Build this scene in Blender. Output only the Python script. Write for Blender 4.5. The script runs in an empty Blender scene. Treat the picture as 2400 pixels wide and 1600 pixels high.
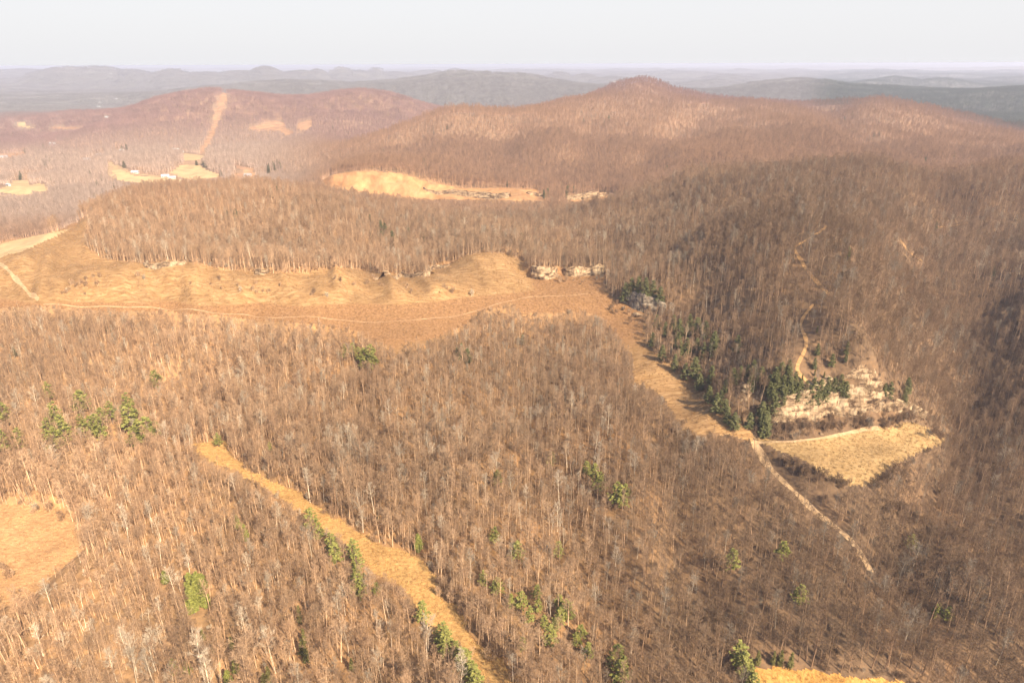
import bpy, math, random
import numpy as np

# ------------------------------------------------------------------ camera, sky, sun, exposure
scene = bpy.context.scene
ZC = 200.0                       # height of the camera
PITCH = math.radians(21.83)
ROLL = math.radians(0.2)          # the horizon sits a little higher at the right
FPX = 1620.0                     # focal length in pixels of a 2400 px wide picture
cam_d = bpy.data.cameras.new('camera')
cam_d.sensor_width = 36.0
cam_d.lens = 36.0 * FPX / 2400.0
cam_d.clip_start = 1.0
cam_d.clip_end = 90000.0
cam = bpy.data.objects.new('camera', cam_d)
cam.location = (0, 0, ZC)
import mathutils
cam.rotation_euler = (mathutils.Matrix.Rotation(math.radians(90) - PITCH, 4, 'X') @ mathutils.Matrix.Rotation(-ROLL, 4, 'Z')).to_euler()
scene.collection.objects.link(cam)
scene.camera = cam

SUN_EL = math.radians(39.0)
SUN_TRAVEL = (-0.60, 0.80)       # where the light goes, seen from above: left and away
world = bpy.data.worlds.new('World'); scene.world = world
world.use_nodes = True
nt = world.node_tree; nt.nodes.clear()
sky = nt.nodes.new('ShaderNodeTexSky'); sky.sky_type = 'NISHITA'; sky.sun_disc = False
sky.sun_elevation = SUN_EL
sky.sun_rotation = math.atan2(-SUN_TRAVEL[0], -SUN_TRAVEL[1])
sky.air_density = 1.0; sky.dust_density = 3.5; sky.ozone_density = 1.0; sky.altitude = 300
bg = nt.nodes.new('ShaderNodeBackground'); bg.inputs['Strength'].default_value = 0.105
wo = nt.nodes.new('ShaderNodeOutputWorld')
mv = nt.nodes.new('ShaderNodeMix'); mv.data_type = 'RGBA'; tc = nt.nodes.new('ShaderNodeTexCoord'); sx = nt.nodes.new('ShaderNodeSeparateXYZ'); mr = nt.nodes.new('ShaderNodeMapRange')
mr.inputs[1].default_value = 0.14; mr.inputs[2].default_value = 0.4; mr.inputs[3].default_value = 0.92; mr.inputs[4].default_value = 0.0
nt.links.new(tc.outputs['Generated'], sx.inputs[0]); nt.links.new(sx.outputs['Z'], mr.inputs[0]); nt.links.new(mr.outputs[0], mv.inputs[0])
mv.inputs[0].default_value = 0.78     # white haze added low in the sky, faded out higher up to limit fill light
mv.inputs[7].default_value = (4.05, 4.02, 4.1, 1)
nt.links.new(sky.outputs[0], mv.inputs[6]); nt.links.new(mv.outputs[2], bg.inputs['Color']); nt.links.new(bg.outputs[0], wo.inputs['Surface'])
sun_d = bpy.data.lights.new('sun', 'SUN'); sun_d.energy = 5.0; sun_d.angle = math.radians(0.5)
sun_d.color = (1.0, 0.87, 0.67)
sun = bpy.data.objects.new('sun', sun_d)
import mathutils
ldir = mathutils.Vector((SUN_TRAVEL[0]*math.cos(SUN_EL), SUN_TRAVEL[1]*math.cos(SUN_EL), -math.sin(SUN_EL)))
sun.rotation_euler = ldir.to_track_quat('-Z', 'Y').to_euler()
sun.location = (0, -50, 400)
scene.collection.objects.link(sun)
scene.view_settings.view_transform = 'Standard'
scene.view_settings.look = 'None'
scene.view_settings.exposure = 1.1
scene.view_settings.gamma = 1.0
scene.cycles.use_denoising = True
scene.cycles.denoiser = 'OPENIMAGEDENOISE'
scene.cycles.denoising_input_passes = 'RGB_ALBEDO_NORMAL'
scene.cycles.denoising_prefilter = 'ACCURATE'
scene.cycles.max_bounces = 5; scene.cycles.diffuse_bounces = 2; scene.cycles.volume_bounces = 0
scene.cycles.transparent_max_bounces = 4
scene.cycles.use_adaptive_sampling = True
scene.cycles.adaptive_threshold = 0.02
HAZE = 1.1e-4

rng = np.random.default_rng(7)
random.seed(7)
SP, CP = math.sin(PITCH), math.cos(PITCH)
SR, CR = math.sin(ROLL), math.cos(ROLL)

# ------------------------------------------------------------------ measuring helpers
def ray(u, v):
    """Direction of the line of sight through a photo point (forward component 1)."""
    u = np.asarray(u, float); v = np.asarray(v, float)
    xc0 = (u - 1200)/FPX; yc0 = (800 - v)/FPX
    xc = xc0*CR + yc0*SR; yc = -xc0*SR + yc0*CR
    fy = CP + yc*SP
    return xc/fy, (-SP + yc*CP)/fy           # dx/dY, dz/dY
def project(x, y, z):
    zc = np.asarray(z, float) - ZC
    dep = y*CP - zc*SP; up = y*SP + zc*CP
    dep = np.maximum(dep, 1e-3)
    xc = x/dep; yc = up/dep
    return 1200 + FPX*(xc*CR - yc*SR), 800 - FPX*(xc*SR + yc*CR)
def smooth(a, b, x):
    t = np.clip((x-a)/(b-a), 0, 1); return t*t*(3-2*t)
_L = np.random.default_rng(3).random((256, 256))
def vnoise(x, y, w, seed=0):
    x = np.asarray(x, float)/w + 37.3*seed; y = np.asarray(y, float)/w + 91.7*seed
    i = np.floor(x).astype(int); j = np.floor(y).astype(int)
    fx = x-i; fy = y-j
    fx = fx*fx*fx*(fx*(fx*6-15)+10); fy = fy*fy*fy*(fy*(fy*6-15)+10)
    a = _L[i % 256, j % 256]; b = _L[(i+1) % 256, j % 256]; c = _L[i % 256, (j+1) % 256]; d = _L[(i+1) % 256, (j+1) % 256]
    return (a*(1-fx)+b*fx)*(1-fy) + (c*(1-fx)+d*fx)*fy
def fbm(x, y, w, n=4, seed=0):
    s = 0; a = 1; t = 0
    for k in range(n):
        s = s + a*(vnoise(x, y, w/2**k, seed+k)-0.5); t += a; a *= 0.5
    return s/t*2

# ------------------------------------------------------------------ the lie of the land
# woodland canopy seen at (u, v), Y metres ahead; ground lies 13 m lower
CANOPY = [
 # near woods below the bench
 (-300,1600,150),(0,1600,150),(400,1600,150),(800,1600,150),(1400,1600,151),(1700,1600,152),(2400,1600,152),(2700,1600,152),
 (250,1400,180),(600,1400,185),(1300,1400,180),(1700,1400,178),(2250,1400,178),(2400,1400,182),
 (250,1200,230),(450,1200,228),(1000,1150,236),(1400,1200,222),(1700,1200,215),(2150,1230,222),(2400,1200,228),
 (100,1000,298),(350,1000,300),(650,1000,292),(1000,1000,286),(1300,1000,280),(1500,1050,258),(1650,1080,240),(2250,1050,265),(2400,1050,272),
 (100,850,360),(400,870,350),(700,870,352),(1000,880,336),(1300,850,350),(1420,880,330),
 (100,770,398),(400,780,392),(700,800,380),(1180,760,400),(1330,780,388),
 # the spur at the right
 (1750,820,318),(1700,880,302),(1600,760,366),(1520,700,415),(1900,800,310),(2050,850,298),(2150,880,305),(2250,880,345),(2320,900,342),(2400,900,330),(2600,900,320),
 (1650,700,382),(1850,690,348),(2000,700,332),(2100,730,348),(2230,740,412),(2330,740,418),(2420,720,392),(2600,720,370),
 (1480,600,505),(1600,590,452),(1750,580,415),(1900,570,400),(2080,580,410),(2230,600,470),(2330,600,490),(2480,600,440),(2600,600,420),
 (1500,500,640),(1650,490,560),(1800,480,515),(1900,480,500),(2050,490,505),(2200,490,560),(2400,480,570),(2600,480,540),
 (1600,410,760),(1750,390,690),(1950,388,640),(2100,397,630),(2250,408,690),(2400,366,740),(2600,340,760),
 # middle hill behind the bench
 (300,598,495),(600,600,498),(850,600,502),(1000,608,508),(1300,590,545),(1400,600,540),
 (300,520,610),(600,520,615),(900,530,612),(1200,530,622),(1400,520,640),
 (210,474,660),(300,443,730),(450,426,760),(600,421,770),(750,430,790),(900,470,780),(1100,478,820),(1300,482,840),(1420,480,850),
 # big ridge behind
 (700,410,1150),(760,395,1100),(850,335,1330),(1000,350,1180),(1200,360,1150),(1400,380,1080),(1550,380,980),
 (950,285,1400),(1060,255,1430),(1230,255,1480),(1100,300,1320),(1400,300,1300),
 (1400,224,1720),(1440,212,1820),(1475,196,1880),(1510,184,1900),(1550,195,1880),(1600,213,1830),(1660,233,1750),(1650,300,1300),(1800,300,1150),
 (1800,245,1600),(1950,247,1580),(2080,241,1560),(2200,262,1480),(2300,300,1400),(2400,325,1330),(2600,380,1250),
 (2000,320,1100),(2200,340,1100),(2300,362,1020),
 # hill with the power line cut
 (230,290,2050),(300,258,2200),(380,225,2300),(480,208,2330),(560,220,2330),(650,227,2350),(760,212,2420),(900,216,2500),(1000,240,2450),
 (400,310,1800),(560,330,1700),(700,330,1700),(800,330,1750),(850,280,2000),(350,350,1550),(480,290,1950),(650,280,2000),
 # grey hills behind
 (620,210,3300),(700,192,3500),(850,190,3700),(930,187,3700),(1065,169,3800),(1160,172,3850),(1210,171,3850),(1300,185,3800),(1420,200,3700),(1100,215,3200),
 (1780,192,3600),(1870,189,3600),(1700,205,3700),(1990,195,3500),(2130,205,3200),(1900,225,2900),(2180,212,2900),(2330,205,2800),(2480,215,2700),(2350,260,2300),(2600,260,2300),
 # valley at the left
 (100,400,1330),(250,350,1650),(100,350,1600),(50,300,2100),(200,300,2050),(120,260,2700),(250,225,3600),(80,220,3800),(400,200,4200),(0,500,900),(100,480,960),(150,500,900),(-250,500,900),(-250,350,1600),(-250,260,2700),(650,390,1280),(600,370,1400),
 (-300,900,345),(-300,770,398),(-350,1050,275),
]
# bare ground seen at (u, v)
BARE = [
 # bench floor and front edge
 (0,700,449),(200,712,442),(400,715,440),(600,722,434),(800,740,424),(950,760,411),(1100,715,439),(1250,692,455),(1330,700,449),(1380,690,456),(1300,652,493),(1400,645,500),
 (940,790,393),(700,757,412),(450,732,427),(1450,740,424),(1440,780,398),(1500,830,368),(1550,900,333),(1620,960,304),(1650,920,322),(1740,1015,281),
 (1800,1040,272),(1900,1034,273),(2000,1010,283),(2100,1000,287),(2180,1020,280),(2000,1100,252),(2100,1060,266),(1920,1090,253),
 # slope behind it
 (200,645,452),(400,645,455),(600,655,453),(800,655,456),(950,672,452),(1100,612,502),(1180,602,512),(200,625,470),(400,622,472),(600,636,474),(800,630,476),(1230,640,500),(100,600,500),(210,510,640),(190,518,640),(150,545,580),(60,582,520),(30,660,462),(0,620,480),
 # grassy strip, left clearing, fields
 (495,1060,286),(600,1130,262),(700,1190,245),(780,1240,230),(880,1310,212),(1000,1420,185),(1080,1510,168),(1150,1600,152),(1200,1700,135),
 (80,1200,247),(80,1300,222),(60,1400,198),(-200,1300,222),
 (1850,1600,157),(2000,1640,150),
 (1811,1104,250),(1872,1162,237),(1923,1210,227),(1974,1247,219),(2035,1319,206),
 (2090,1480,175),
 (50,565,740),(-200,565,740),(50,440,1100),(-200,440,1100),(280,400,1300),(360,420,1230),(460,405,1290),(450,370,1480),(580,400,1290),
 (60,295,2150),
 # mined band on the ridge behind
 (780,420,960),(850,410,955),(930,418,950),(950,455,925),(1100,460,925),(1260,455,940),(1400,462,940),(850,450,935),
 (1090,446,960),(870,403,968),
]
# (u of bearing, Y, z relative to the camera): ground nobody sees
HIDDEN = [
 (500,900,-190),(300,880,-188),(700,930,-180),(900,880,-166),(1150,900,-163),(1400,900,-158),(0,620,-175),(0,820,-180),
 (2050,820,-128),(2250,880,-138),(1850,860,-126),(2450,950,-128),
 (1500,2500,-165),(1200,2100,-185),(1000,2900,-190),(700,2800,-190),(450,2900,-190),(1900,2200,-175),(2200,2050,-175),(2500,1800,-170),
 (1000,1750,-180),(850,1650,-182),
 (700,5000,-190),(1150,5000,-190),(1850,5000,-190),(2400,4000,-190),(300,5200,-190),(0,5200,-190),(-400,5200,-190),(2800,5000,-190),
 (-400,130,-180),(1200,125,-182),(2800,130,-182),(1200,90,-184),(0,90,-184),(2400,90,-184),(1200,60,-184),
 (3200,200,-170),(3400,400,-150),(3400,900,-120),(3400,2000,-150),(-900,250,-180),(-1000,450,-180),(-1000,1200,-188),(-1000,3000,-190),
]
P = []
for u, v, Y in CANOPY:
    a, s = ray(u, v); P.append((Y*a, Y, Y*s - 11.0))
for u, v, Y in BARE:
    a, s = ray(u, v); P.append((Y*a, Y, Y*s))
for u, Y, z in HIDDEN:
    a, s = ray(u, 300); P.append((Y*a, Y, z))
P = np.array(P)
PX = np.arctan2(P[:, 0], P[:, 1]); PY = np.log(np.hypot(P[:, 0], P[:, 1]))
def _k(r2): return 0.5*r2*np.log(r2 + 1e-12)
n = len(P)
K = _k((PX[:, None]-PX[None])**2 + (PY[:, None]-PY[None])**2) + np.eye(n)*2.5e-4
Q = np.c_[np.ones(n), PX, PY]
W = np.linalg.solve(np.block([[K, Q], [Q.T, np.zeros((3, 3))]]), np.r_[P[:, 2], 0, 0, 0])

DST = 0.0038
A0, A1 = -1.36, 1.36
L0, L1 = math.log(45.0), math.log(40000.0)
NA = int((A1-A0)/DST)+1; NL = int((L1-L0)/DST)+1
ga = np.linspace(A0, A1, NA); gl = np.linspace(L0, L1, NL)
GA, GL = np.meshgrid(ga, gl)
GX = np.exp(GL)*np.sin(GA); GY = np.exp(GL)*np.cos(GA)
G = np.zeros((NL, NA))
GLc = np.minimum(GL, math.log(5600.0))
for i in range(0, NL, 40):
    fa = GA[i:i+40].ravel(); fl = GLc[i:i+40].ravel()
    r = np.zeros(fa.size)
    for j in range(n):
        r += W[j]*_k((fa-PX[j])**2 + (fl-PY[j])**2)
    r += W[n] + W[n+1]*fa + W[n+2]*fl
    G[i:i+40] = r.reshape(G[i:i+40].shape)
R = np.exp(GL)
far = smooth(math.log(3900), math.log(5600), GL)
hn = 0.5 + 0.5*fbm(GX, GY, 2600, 4, 11)
rid = 1 - np.abs(fbm(GX, GY, 1500, 4, 23))*2.6
rid = np.clip(rid, 0, 1)
ZF = -192 + 46*hn + 62*rid*smooth(0.25, 0.8, hn) + smooth(7000, 20000, R)*(28 + 34*fbm(GX, GY, 5200, 3, 31))
ZF = np.minimum(ZF, -30 - 14*(1-smooth(9000, 30000, R)))
G = G*(1-far) + ZF*far
G += smooth(3600, 5200, R)*24*fbm(GX, GY, 950, 4, 77)
G = np.where(R > 3600, np.minimum(G, -16 - 0.0*R), G)
# named summits on the skyline: u, v, distance, half width px, depth
SUM = [(60,163,9000,110,.12),(150,158,6600,60,.10),(222,157,6600,75,.10),(300,164,6600,55,.10),(405,163,6300,50,.10),(480,168,6300,80,.12),(560,164,6400,70,.1),(620,157,6400,48,.10),
 (700,166,6500,70,.10),(742,163,6600,30,.08),(800,158,7200,30,.08),(835,165,7200,40,.08),(882,159,7600,24,.08),(930,168,7800,60,.10),(1010,166,9000,60,.08),(1065,161,9500,30,.08),
 (1310,167,7000,36,.08),(1370,174,6600,36,.08),(1440,178,6200,60,.1),(1180,163,12000,60,.08),(1250,166,10500,70,.08),(1450,164,12000,60,.08),(1560,168,9500,60,.08),(1640,170,9000,70,.08),(1760,160,16000,80,.06),
 (1700,178,6800,60,.08),(1850,172,9500,70,.08),(1980,160,15000,80,.06),(2060,168,9500,70,.08),(2110,182,5200,50,.08),(2200,186,5000,60,.08),(2050,187,5000,45,.07),(2300,172,8800,70,.08),(2380,165,11000,80,.08),(2250,158,17000,90,.06),(2400,180,6500,70,.08)]
for u, v, Y, w, dl in SUM:
    a, s = ray(u, v); zt = Y*s - 12
    ph = math.atan2(a, 1.0); lr = math.log(Y*math.hypot(a, 1))
    q = ((GA-ph)/(w/FPX*1.05))**2 + ((GL-lr)/dl)**2
    g = -190 + (zt+190)*np.exp(-0.62*q*(1+0.5*fbm(GX, GY, 700, 3, 78)))
    G = np.where(g > G, g, G)
a_, s_ = ray(1512, 184); q = ((GA-math.atan2(a_, 1))/(46/FPX))**2 + ((GL-math.log(1900*math.hypot(a_, 1)))/.09)**2
G += 10*np.exp(-q*0.6)                 # the pointed summit
# small folds, gullies and lumps
pxy = smooth(330, 900, R)
G += pxy*(1-far)*(7.0+3*smooth(800, 1300, R))*fbm(GX, GY, 190, 3, 5) + smooth(900, 2600, R)*18.0*fbm(GX, GY, 420, 3, 6)
G += 0.9*fbm(GX, GY, 34, 3, 8) + 0.28*fbm(GX, GY, 7, 3, 9)*(R < 1500)
WOODLUMP = smooth(120, 200, R)*(1-smooth(1500, 3000, R))*((4.5+5*smooth(20, 120, GX))*fbm(GX, GY*0.45, 75, 3, 12) + 2.0*fbm(GX, GY, 28, 2, 13))
G += ZC

def height(x, y):
    x = np.asarray(x, float); y = np.asarray(y, float)
    fa = np.clip((np.arctan2(x, y)-A0)/(ga[1]-ga[0]), 0, NA-1.001); fl = np.clip((np.log(np.hypot(x, y)+1e-9)-L0)/(gl[1]-gl[0]), 0, NL-1.001)
    i = fa.astype(int); j = fl.astype(int); fa = fa-i; fl = fl-j
    return (G[j, i]*(1-fa)+G[j, i+1]*fa)*(1-fl) + (G[j+1, i]*(1-fa)+G[j+1, i+1]*fa)*fl
def at(u, v, lift=0.0, ymin=90.0, ymax=30000.0):
    """World point of the ground (raised by lift) seen at photo point (u, v), beyond ymin."""
    a, s = ray(u, v)
    Y = np.exp(np.arange(math.log(ymin), math.log(ymax), 0.0015))
    d = (ZC + Y*s) - (height(Y*a, Y) + lift)
    k = np.argmax(d < 0)
    if d[k] >= 0: k = len(Y)-1
    y0, y1 = Y[max(k-1, 0)], Y[k]
    for _ in range(12):
        m = 0.5*(y0+y1)
        if ZC + m*s - float(height(m*a, m)) - lift < 0: y1 = m
        else: y0 = m
    m = 0.5*(y0+y1)
    return float(m*a), float(m), float(height(m*a, m))


# ------------------------------------------------------------------ clearings, traced where they lie: (name, kind, near, far limit, outline)
REG = {
 'left_clearing': ('meadow_tan', 190, 300, [(-260,1185),(0,1188),(60,1185),(150,1195),(170,1230),(195,1262),(203,1285),(165,1315),(128,1345),(100,1385),(40,1408),(0,1432),(-260,1440)]),
 'strip': ('strip', 120, 330, [(455,1036),(530,1036),(545,1077),(629,1126),(700,1155),(750,1187),(800,1220),(845,1250),(905,1276),(939,1278),(990,1312),(1031,1373),(1045,1414),(1072,1424),(1099,1468),(1127,1509),(1174,1543),(1205,1600),(1280,1720),(1190,1720),(1140,1598),(1123,1570),(1089,1522),(1038,1492),(1004,1450),(963,1406),(919,1366),(851,1314),(800,1268),(762,1240),(712,1203),(670,1170),(600,1130),(540,1100),(500,1086),(462,1062)]),
 'bench': ('bench', 240, 900, [(-200,610),(0,592),(60,582),(130,545),(180,520),(212,506),(205,530),(190,567),(238,608),(333,618),(435,615),(544,635),(622,638),(714,642),(800,628),(912,642),(1004,649),(1011,628),(1045,622),(1089,601),(1123,594),(1184,594),(1225,615),(1239,630),(1310,628),(1378,636),(1422,640),(1412,679),(1439,700),(1490,722),(1514,744),(1507,771),(1518,805),(1548,839),(1600,873),(1651,907),(1680,951),(1729,985),(1767,1020),(1760,1034),(1700,1020),(1600,1008),(1582,979),(1548,924),(1484,893),(1480,839),(1456,798),(1429,764),(1405,740),(1361,734),(1331,723),(1310,735),(1225,735),(1198,708),(1174,720),(1123,730),(1099,757),(1038,785),(1004,798),(953,802),(936,829),(922,822),(882,798),(841,778),(800,771),(748,761),(629,754),(544,744),(476,737),(374,727),(289,730),(204,723),(102,717),(0,723),(-200,723)]),
 'right_meadow': ('meadow_gold', 200, 330, [(1760,1026),(1838,1036),(1920,1028),(2008,1009),(2080,1000),(2144,990),(2170,999),(2195,1019),(2222,1036),(2170,1055),(2120,1077),(2076,1101),(2042,1132),(1974,1132),(1940,1125),(1906,1094),(1872,1074),(1800,1045)]),
 'bottom_field': ('field_bright', 120, 200, [(1768,1559),(1838,1562),(1906,1570),(2008,1580),(2076,1592),(2150,1610),(2200,1720),(1700,1720)]),
 'valley_field_a': ('field_pale', 500, 860, [(-200,600),(0,573),(34,563),(75,555),(111,547),(150,540),(170,532),(140,550),(85,574),(51,592),(0,606),(-200,640)]),
 'valley_field_b': ('field_pale', 900, 1400, [(-200,442),(0,442),(17,437),(34,423),(68,423),(68,435),(89,430),(109,434),(114,442),(109,449),(77,449),(77,456),(34,456),(0,451),(-200,453)]),
 'valley_field_c': ('field_pale', 1000, 1700, [(257,381),(272,388),(296,401),(315,412),(375,415),(420,420),(430,428),(400,430),(337,431),(290,425),(264,418),(257,408)]),
 'valley_field_d': ('field_pale', 1000, 1700, [(400,403),(427,386),(466,387),(489,399),(519,411),(510,417),(441,423),(420,415)]),
 'valley_field_e': ('field_pale', 1200, 1900, [(429,359),(468,364),(489,367),(472,372),(465,376),(432,377)]),
 'valley_field_f': ('dirt_bank', 1000, 1700, [(548,385),(570,390),(592,397),(601,408),(592,416),(553,415),(545,408),(575,404),(552,392)]),
 'power_line_cut': ('dirt_bank', 1400, 2700, [(519,216),(534,218),(526,249),(517,269),(509,297),(502,319),(492,336),(475,362),(468,360),(485,324),(497,300),(502,269),(511,246)]),
 'hill_patch': ('dirt_bank', 1500, 2500, [(579,303),(621,290),(638,283),(666,288),(668,301),(690,312),(672,320),(655,307),(604,308)]),
 'hill_patch_b': ('dirt_bank', 1500, 2500, [(698,290),(729,281),(732,297),(715,307),(696,303)]),
 'far_field': ('field_pale', 1700, 2800, [(41,286),(61,286),(65,295),(88,302),(41,297)]),
 'far_field_b': ('dirt_bank', 1700, 2800, [(118,299),(140,297),(175,298),(200,302),(175,303),(120,302)]),
 'mined_band': ('mined', 820, 1250, [(754,423),(775,411),(800,406),(851,402),(929,405),(973,418),(1011,431),(1089,442),(1191,441),(1239,443),(1262,443),(1266,457),(1293,471),(1191,470),(1140,468),(1038,468),(943,470),(834,458),(800,450),(760,434)]),
 'mined_band_b': ('mined', 820, 1250, [(1320,462),(1361,456),(1412,450),(1450,455),(1446,470),(1344,474)]),
 'valley_a': ('dirt_bank', 1200, 2300, [(0,369),(30,362),(60,356),(60,360),(20,372),(0,376)]),
}
def inpoly(px, py, poly):
    r = np.zeros(px.shape, bool); m = len(poly)
    x0 = min(p[0] for p in poly); x1 = max(p[0] for p in poly); y0 = min(p[1] for p in poly); y1 = max(p[1] for p in poly)
    bb = (px >= x0) & (px <= x1) & (py >= y0) & (py <= y1)
    qx = px[bb]; qy = py[bb]; s = np.zeros(qx.shape, bool)
    for k in range(m):
        xa, ya = poly[k]; xb, yb = poly[(k+1) % m]
        if ya == yb: continue
        c = ((ya > qy) != (yb > qy)) & (qx < (xb-xa)*(qy-ya)/(yb-ya)+xa)
        s ^= c
    r[bb] = s
    return r
# ------------------------------------------------------------------ rock faces: foot of each in the photo, height along it, how grey
CLIFFS = [
 ('pale sandstone cliff above the right meadow', 230, 0, [(1795,990),(1840,985),(1900,982),(1950,977),(2000,970),(2040,964),(2070,966),(2110,970),(2160,976),(2195,984)], [7,13,16,18,24,25,12,7,5,2], 1),
 ('pale sandstone knob among the evergreens', 250, 0, [(1716,938),(1732,942),(1750,941),(1768,932)], [7,10,9,5], 0),
 ('blocky yellow sandstone outcrop at the back of the bench', 400, 0, [(1238,651),(1262,656),(1285,656),(1300,653),(1313,646)], [9,10,9,8,6], 1),
 ('broken ledge of pale rock right of the blocky outcrop', 400, 0, [(1315,646),(1345,649),(1380,647),(1405,645),(1430,639)], [5,8,6,8,6], 1),
 ('shaded grey rocks under the dark evergreens', 320, 1, [(1448,704),(1478,720),(1500,730),(1528,738),(1552,744)], [7,10,12,12,8], 1),
 ('long pale highwall of the far mined band', 850, 0, [(990,444),(1050,455),(1100,462),(1140,467),(1192,465)], [3,6,8,9,7], 0),
 ('pale rock at the right end of the far mined band', 850, 0, [(1322,470),(1361,468),(1400,464),(1424,460)], [5,7,8,4], 0),
 ('pale rock beside the dark evergreens of the far band', 850, 0, [(1238,456),(1252,459),(1266,461)], [4,6,4], 0),
 ('low pale ledge at the top of the bench slope', 430, 0, [(908,645),(940,648),(970,650),(1004,650)], [2.5,4,3,3.5], 0),
 ('short pale ledge under the trees behind the bench', 430, 0, [(1006,648),(1012,634),(1028,630),(1050,626)], [3,4,3,2.5], 0),
 ('thin pale ledge above the left bench slope', 430, 0, [(330,624),(375,629),(400,626),(440,618)], [2.5,4,3.5,2.5], 0),
 ('small yellow ledge above the middle bench slope', 430, 0, [(590,642),(610,645),(632,641)], [3,4.5,3], 0),
]
def blur(A, n):
    for _ in range(n):
        A = (np.roll(A, 1, 0)+A+np.roll(A, -1, 0))/3; A = (np.roll(A, 1, 1)+A+np.roll(A, -1, 1))/3
    return A
nearrows = int((math.log(3200)-L0)/DST)
_m = np.zeros_like(G)
G[:1] += 0
_u, _v = project(GX[:nearrows], GY[:nearrows], G[:nearrows])
for nm, (kind, n0, n1, poly) in REG.items():
    _m[:nearrows] = np.maximum(_m[:nearrows], inpoly(_u, _v, poly)*((GY[:nearrows] > n0) & (GY[:nearrows] < n1)))
_m = np.clip(blur(_m, 14)*2.2, 0, 1)
G += WOODLUMP*(1-_m)
_b = np.zeros_like(G)
for nm in ('bench', 'mined_band'):
    kind, n0, n1, poly = REG[nm]
    _b[:nearrows] = np.maximum(_b[:nearrows], inpoly(_u, _v, poly)*((GY[:nearrows] > n0) & (GY[:nearrows] < n1)))
_b = blur(_b, 3)
_s = smooth(53.0, 57.0, G)*_b*(1-smooth(5, 25, GX)*(GY < 700))
G += _s*3.8*(1-np.abs(fbm(GX+0.5*GY, GY*0.3, 34, 3, 61))*3.0) + _s*1.5*fbm(GX+0.6*GY, GY*0.25, 6, 2, 62)      # washed ribs down the cut bank
_s2 = _b*(GY > 750); G += _s2*5.0*fbm(GX, GY*0.4, 38, 3, 63)
# draws that drain the slopes: depth, half width, line in the photo
DRAWS = [(5, 17, [(2395,700),(2340,780),(2290,880),(2230,960)]), (6, 13, [(2400,930),(2300,970),(2230,1040)]), (7, 13, [(2290,1060),(2200,1150),(2150,1230),(2120,1330),(2110,1450)]),
 (4, 9, [(975,1000),(985,1080),(1000,1170),(1010,1260)]), (5, 10, [(1230,980),(1280,1080),(1330,1200),(1400,1330),(1440,1480)]), (5, 10, [(1550,1050),(1590,1180),(1610,1330),(1650,1480)]),
 (4, 10, [(830,870),(850,980),(870,1080)]), (8, 20, [(1560,620),(1620,560),(1680,520),(1740,470)]), (8, 20, [(2150,700),(2180,600),(2200,520),(2230,450)]), (4, 9, [(420,900),(480,1000),(540,1090)]),
 (14, 38, [(1480,400),(1540,350),(1600,310),(1650,270)]), (14, 36, [(1150,400),(1180,340),(1200,290)]), (12, 34, [(950,380),(960,330),(985,295)]), (14, 42, [(2040,345),(1980,300),(1940,262)]), (12, 34, [(1330,400),(1370,340),(1390,280)])]
for dp, hw, ln in DRAWS:
    q = np.array([at(u, v, 0, 120) for u, v in ln])[:, :2]
    seg = np.concatenate([a+(b-a)*np.linspace(0, 1, 16)[:, None] for a, b in zip(q[:-1], q[1:])])
    i_ = np.nonzero((GX > seg[:, 0].min()-3*hw) & (GX < seg[:, 0].max()+3*hw) & (GY > seg[:, 1].min()-3*hw) & (GY < seg[:, 1].max()+3*hw))
    d2 = np.full(len(i_[0]), 1e9); gx = GX[i_]; gy = GY[i_]
    for p_ in seg: d2 = np.minimum(d2, (gx-p_[0])**2 + (gy-p_[1])**2)
    G[i_] -= dp*np.exp(-d2/(hw*hw))*(1-_m[i_])
cliff_feet = []
for lab_, ymin, grey, ft, hh, bumpit in CLIFFS:
    q = np.array([at(u, v, 0, ymin) for u, v in ft])[:, :2]
    seg = np.r_[0, np.cumsum(np.hypot(*np.diff(q, axis=0).T))]
    nS = max(12, int(seg[-1]/0.8)); t = np.linspace(0, seg[-1], nS)
    c = np.c_[np.interp(t, seg, q[:, 0]), np.interp(t, seg, q[:, 1])]
    for _ in range(10): c[1:-1] = (c[:-2]+2*c[1:-1]+c[2:])/4
    hz_ = np.interp(t, seg, hh)
    tg = np.gradient(c, axis=0); tg /= np.linalg.norm(tg, axis=1)[:, None]
    nb = np.c_[-tg[:, 1], tg[:, 0]]                       # points behind the face (away from the camera)
    cliff_feet.append((c, hz_, nb, lab_, grey))
    if bumpit:
        sel = (GX > c[:, 0].min()-60) & (GX < c[:, 0].max()+60) & (GY > c[:, 1].min()-20) & (GY < c[:, 1].max()+75)
        ij = np.nonzero(sel); gx = GX[ij]; gy = GY[ij]
        d2 = (gx[:, None]-c[:, 0])**2 + (gy[:, None]-c[:, 1])**2; k = d2.argmin(1)
        sd = (gx-c[k, 0])*nb[k, 0] + (gy-c[k, 1])*nb[k, 1]; rr = np.sqrt(d2.min(1))
        endf = np.clip(1-(rr-np.abs(sd))/9.0, 0, 1)
        add_ = hz_[k]*0.8*smooth(1.2, 5.0, sd)*(1-smooth(10, 60, sd))*endf
        G[ij] += add_

def region_mask(x, y, z, names=None):
    """index of the clearing each ground point belongs to, -1 for woodland"""
    w = fbm(x, y, 9.0, 3, 41)*1.1 + 0.35*fbm(x, y, 2.2, 2, 42)
    u, v = project(x + w*1.5, y + w*2.0, z)
    out = np.full(np.shape(x), -1)
    for k, (nm, (kind, n0, n1, poly)) in enumerate(REG.items()):
        m = (y > n0) & (y < n1)
        if not m.any(): continue
        t = np.zeros(np.shape(x), bool); t[m] = inpoly(u[m], v[m], poly)
        out[t] = k
    return out

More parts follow.
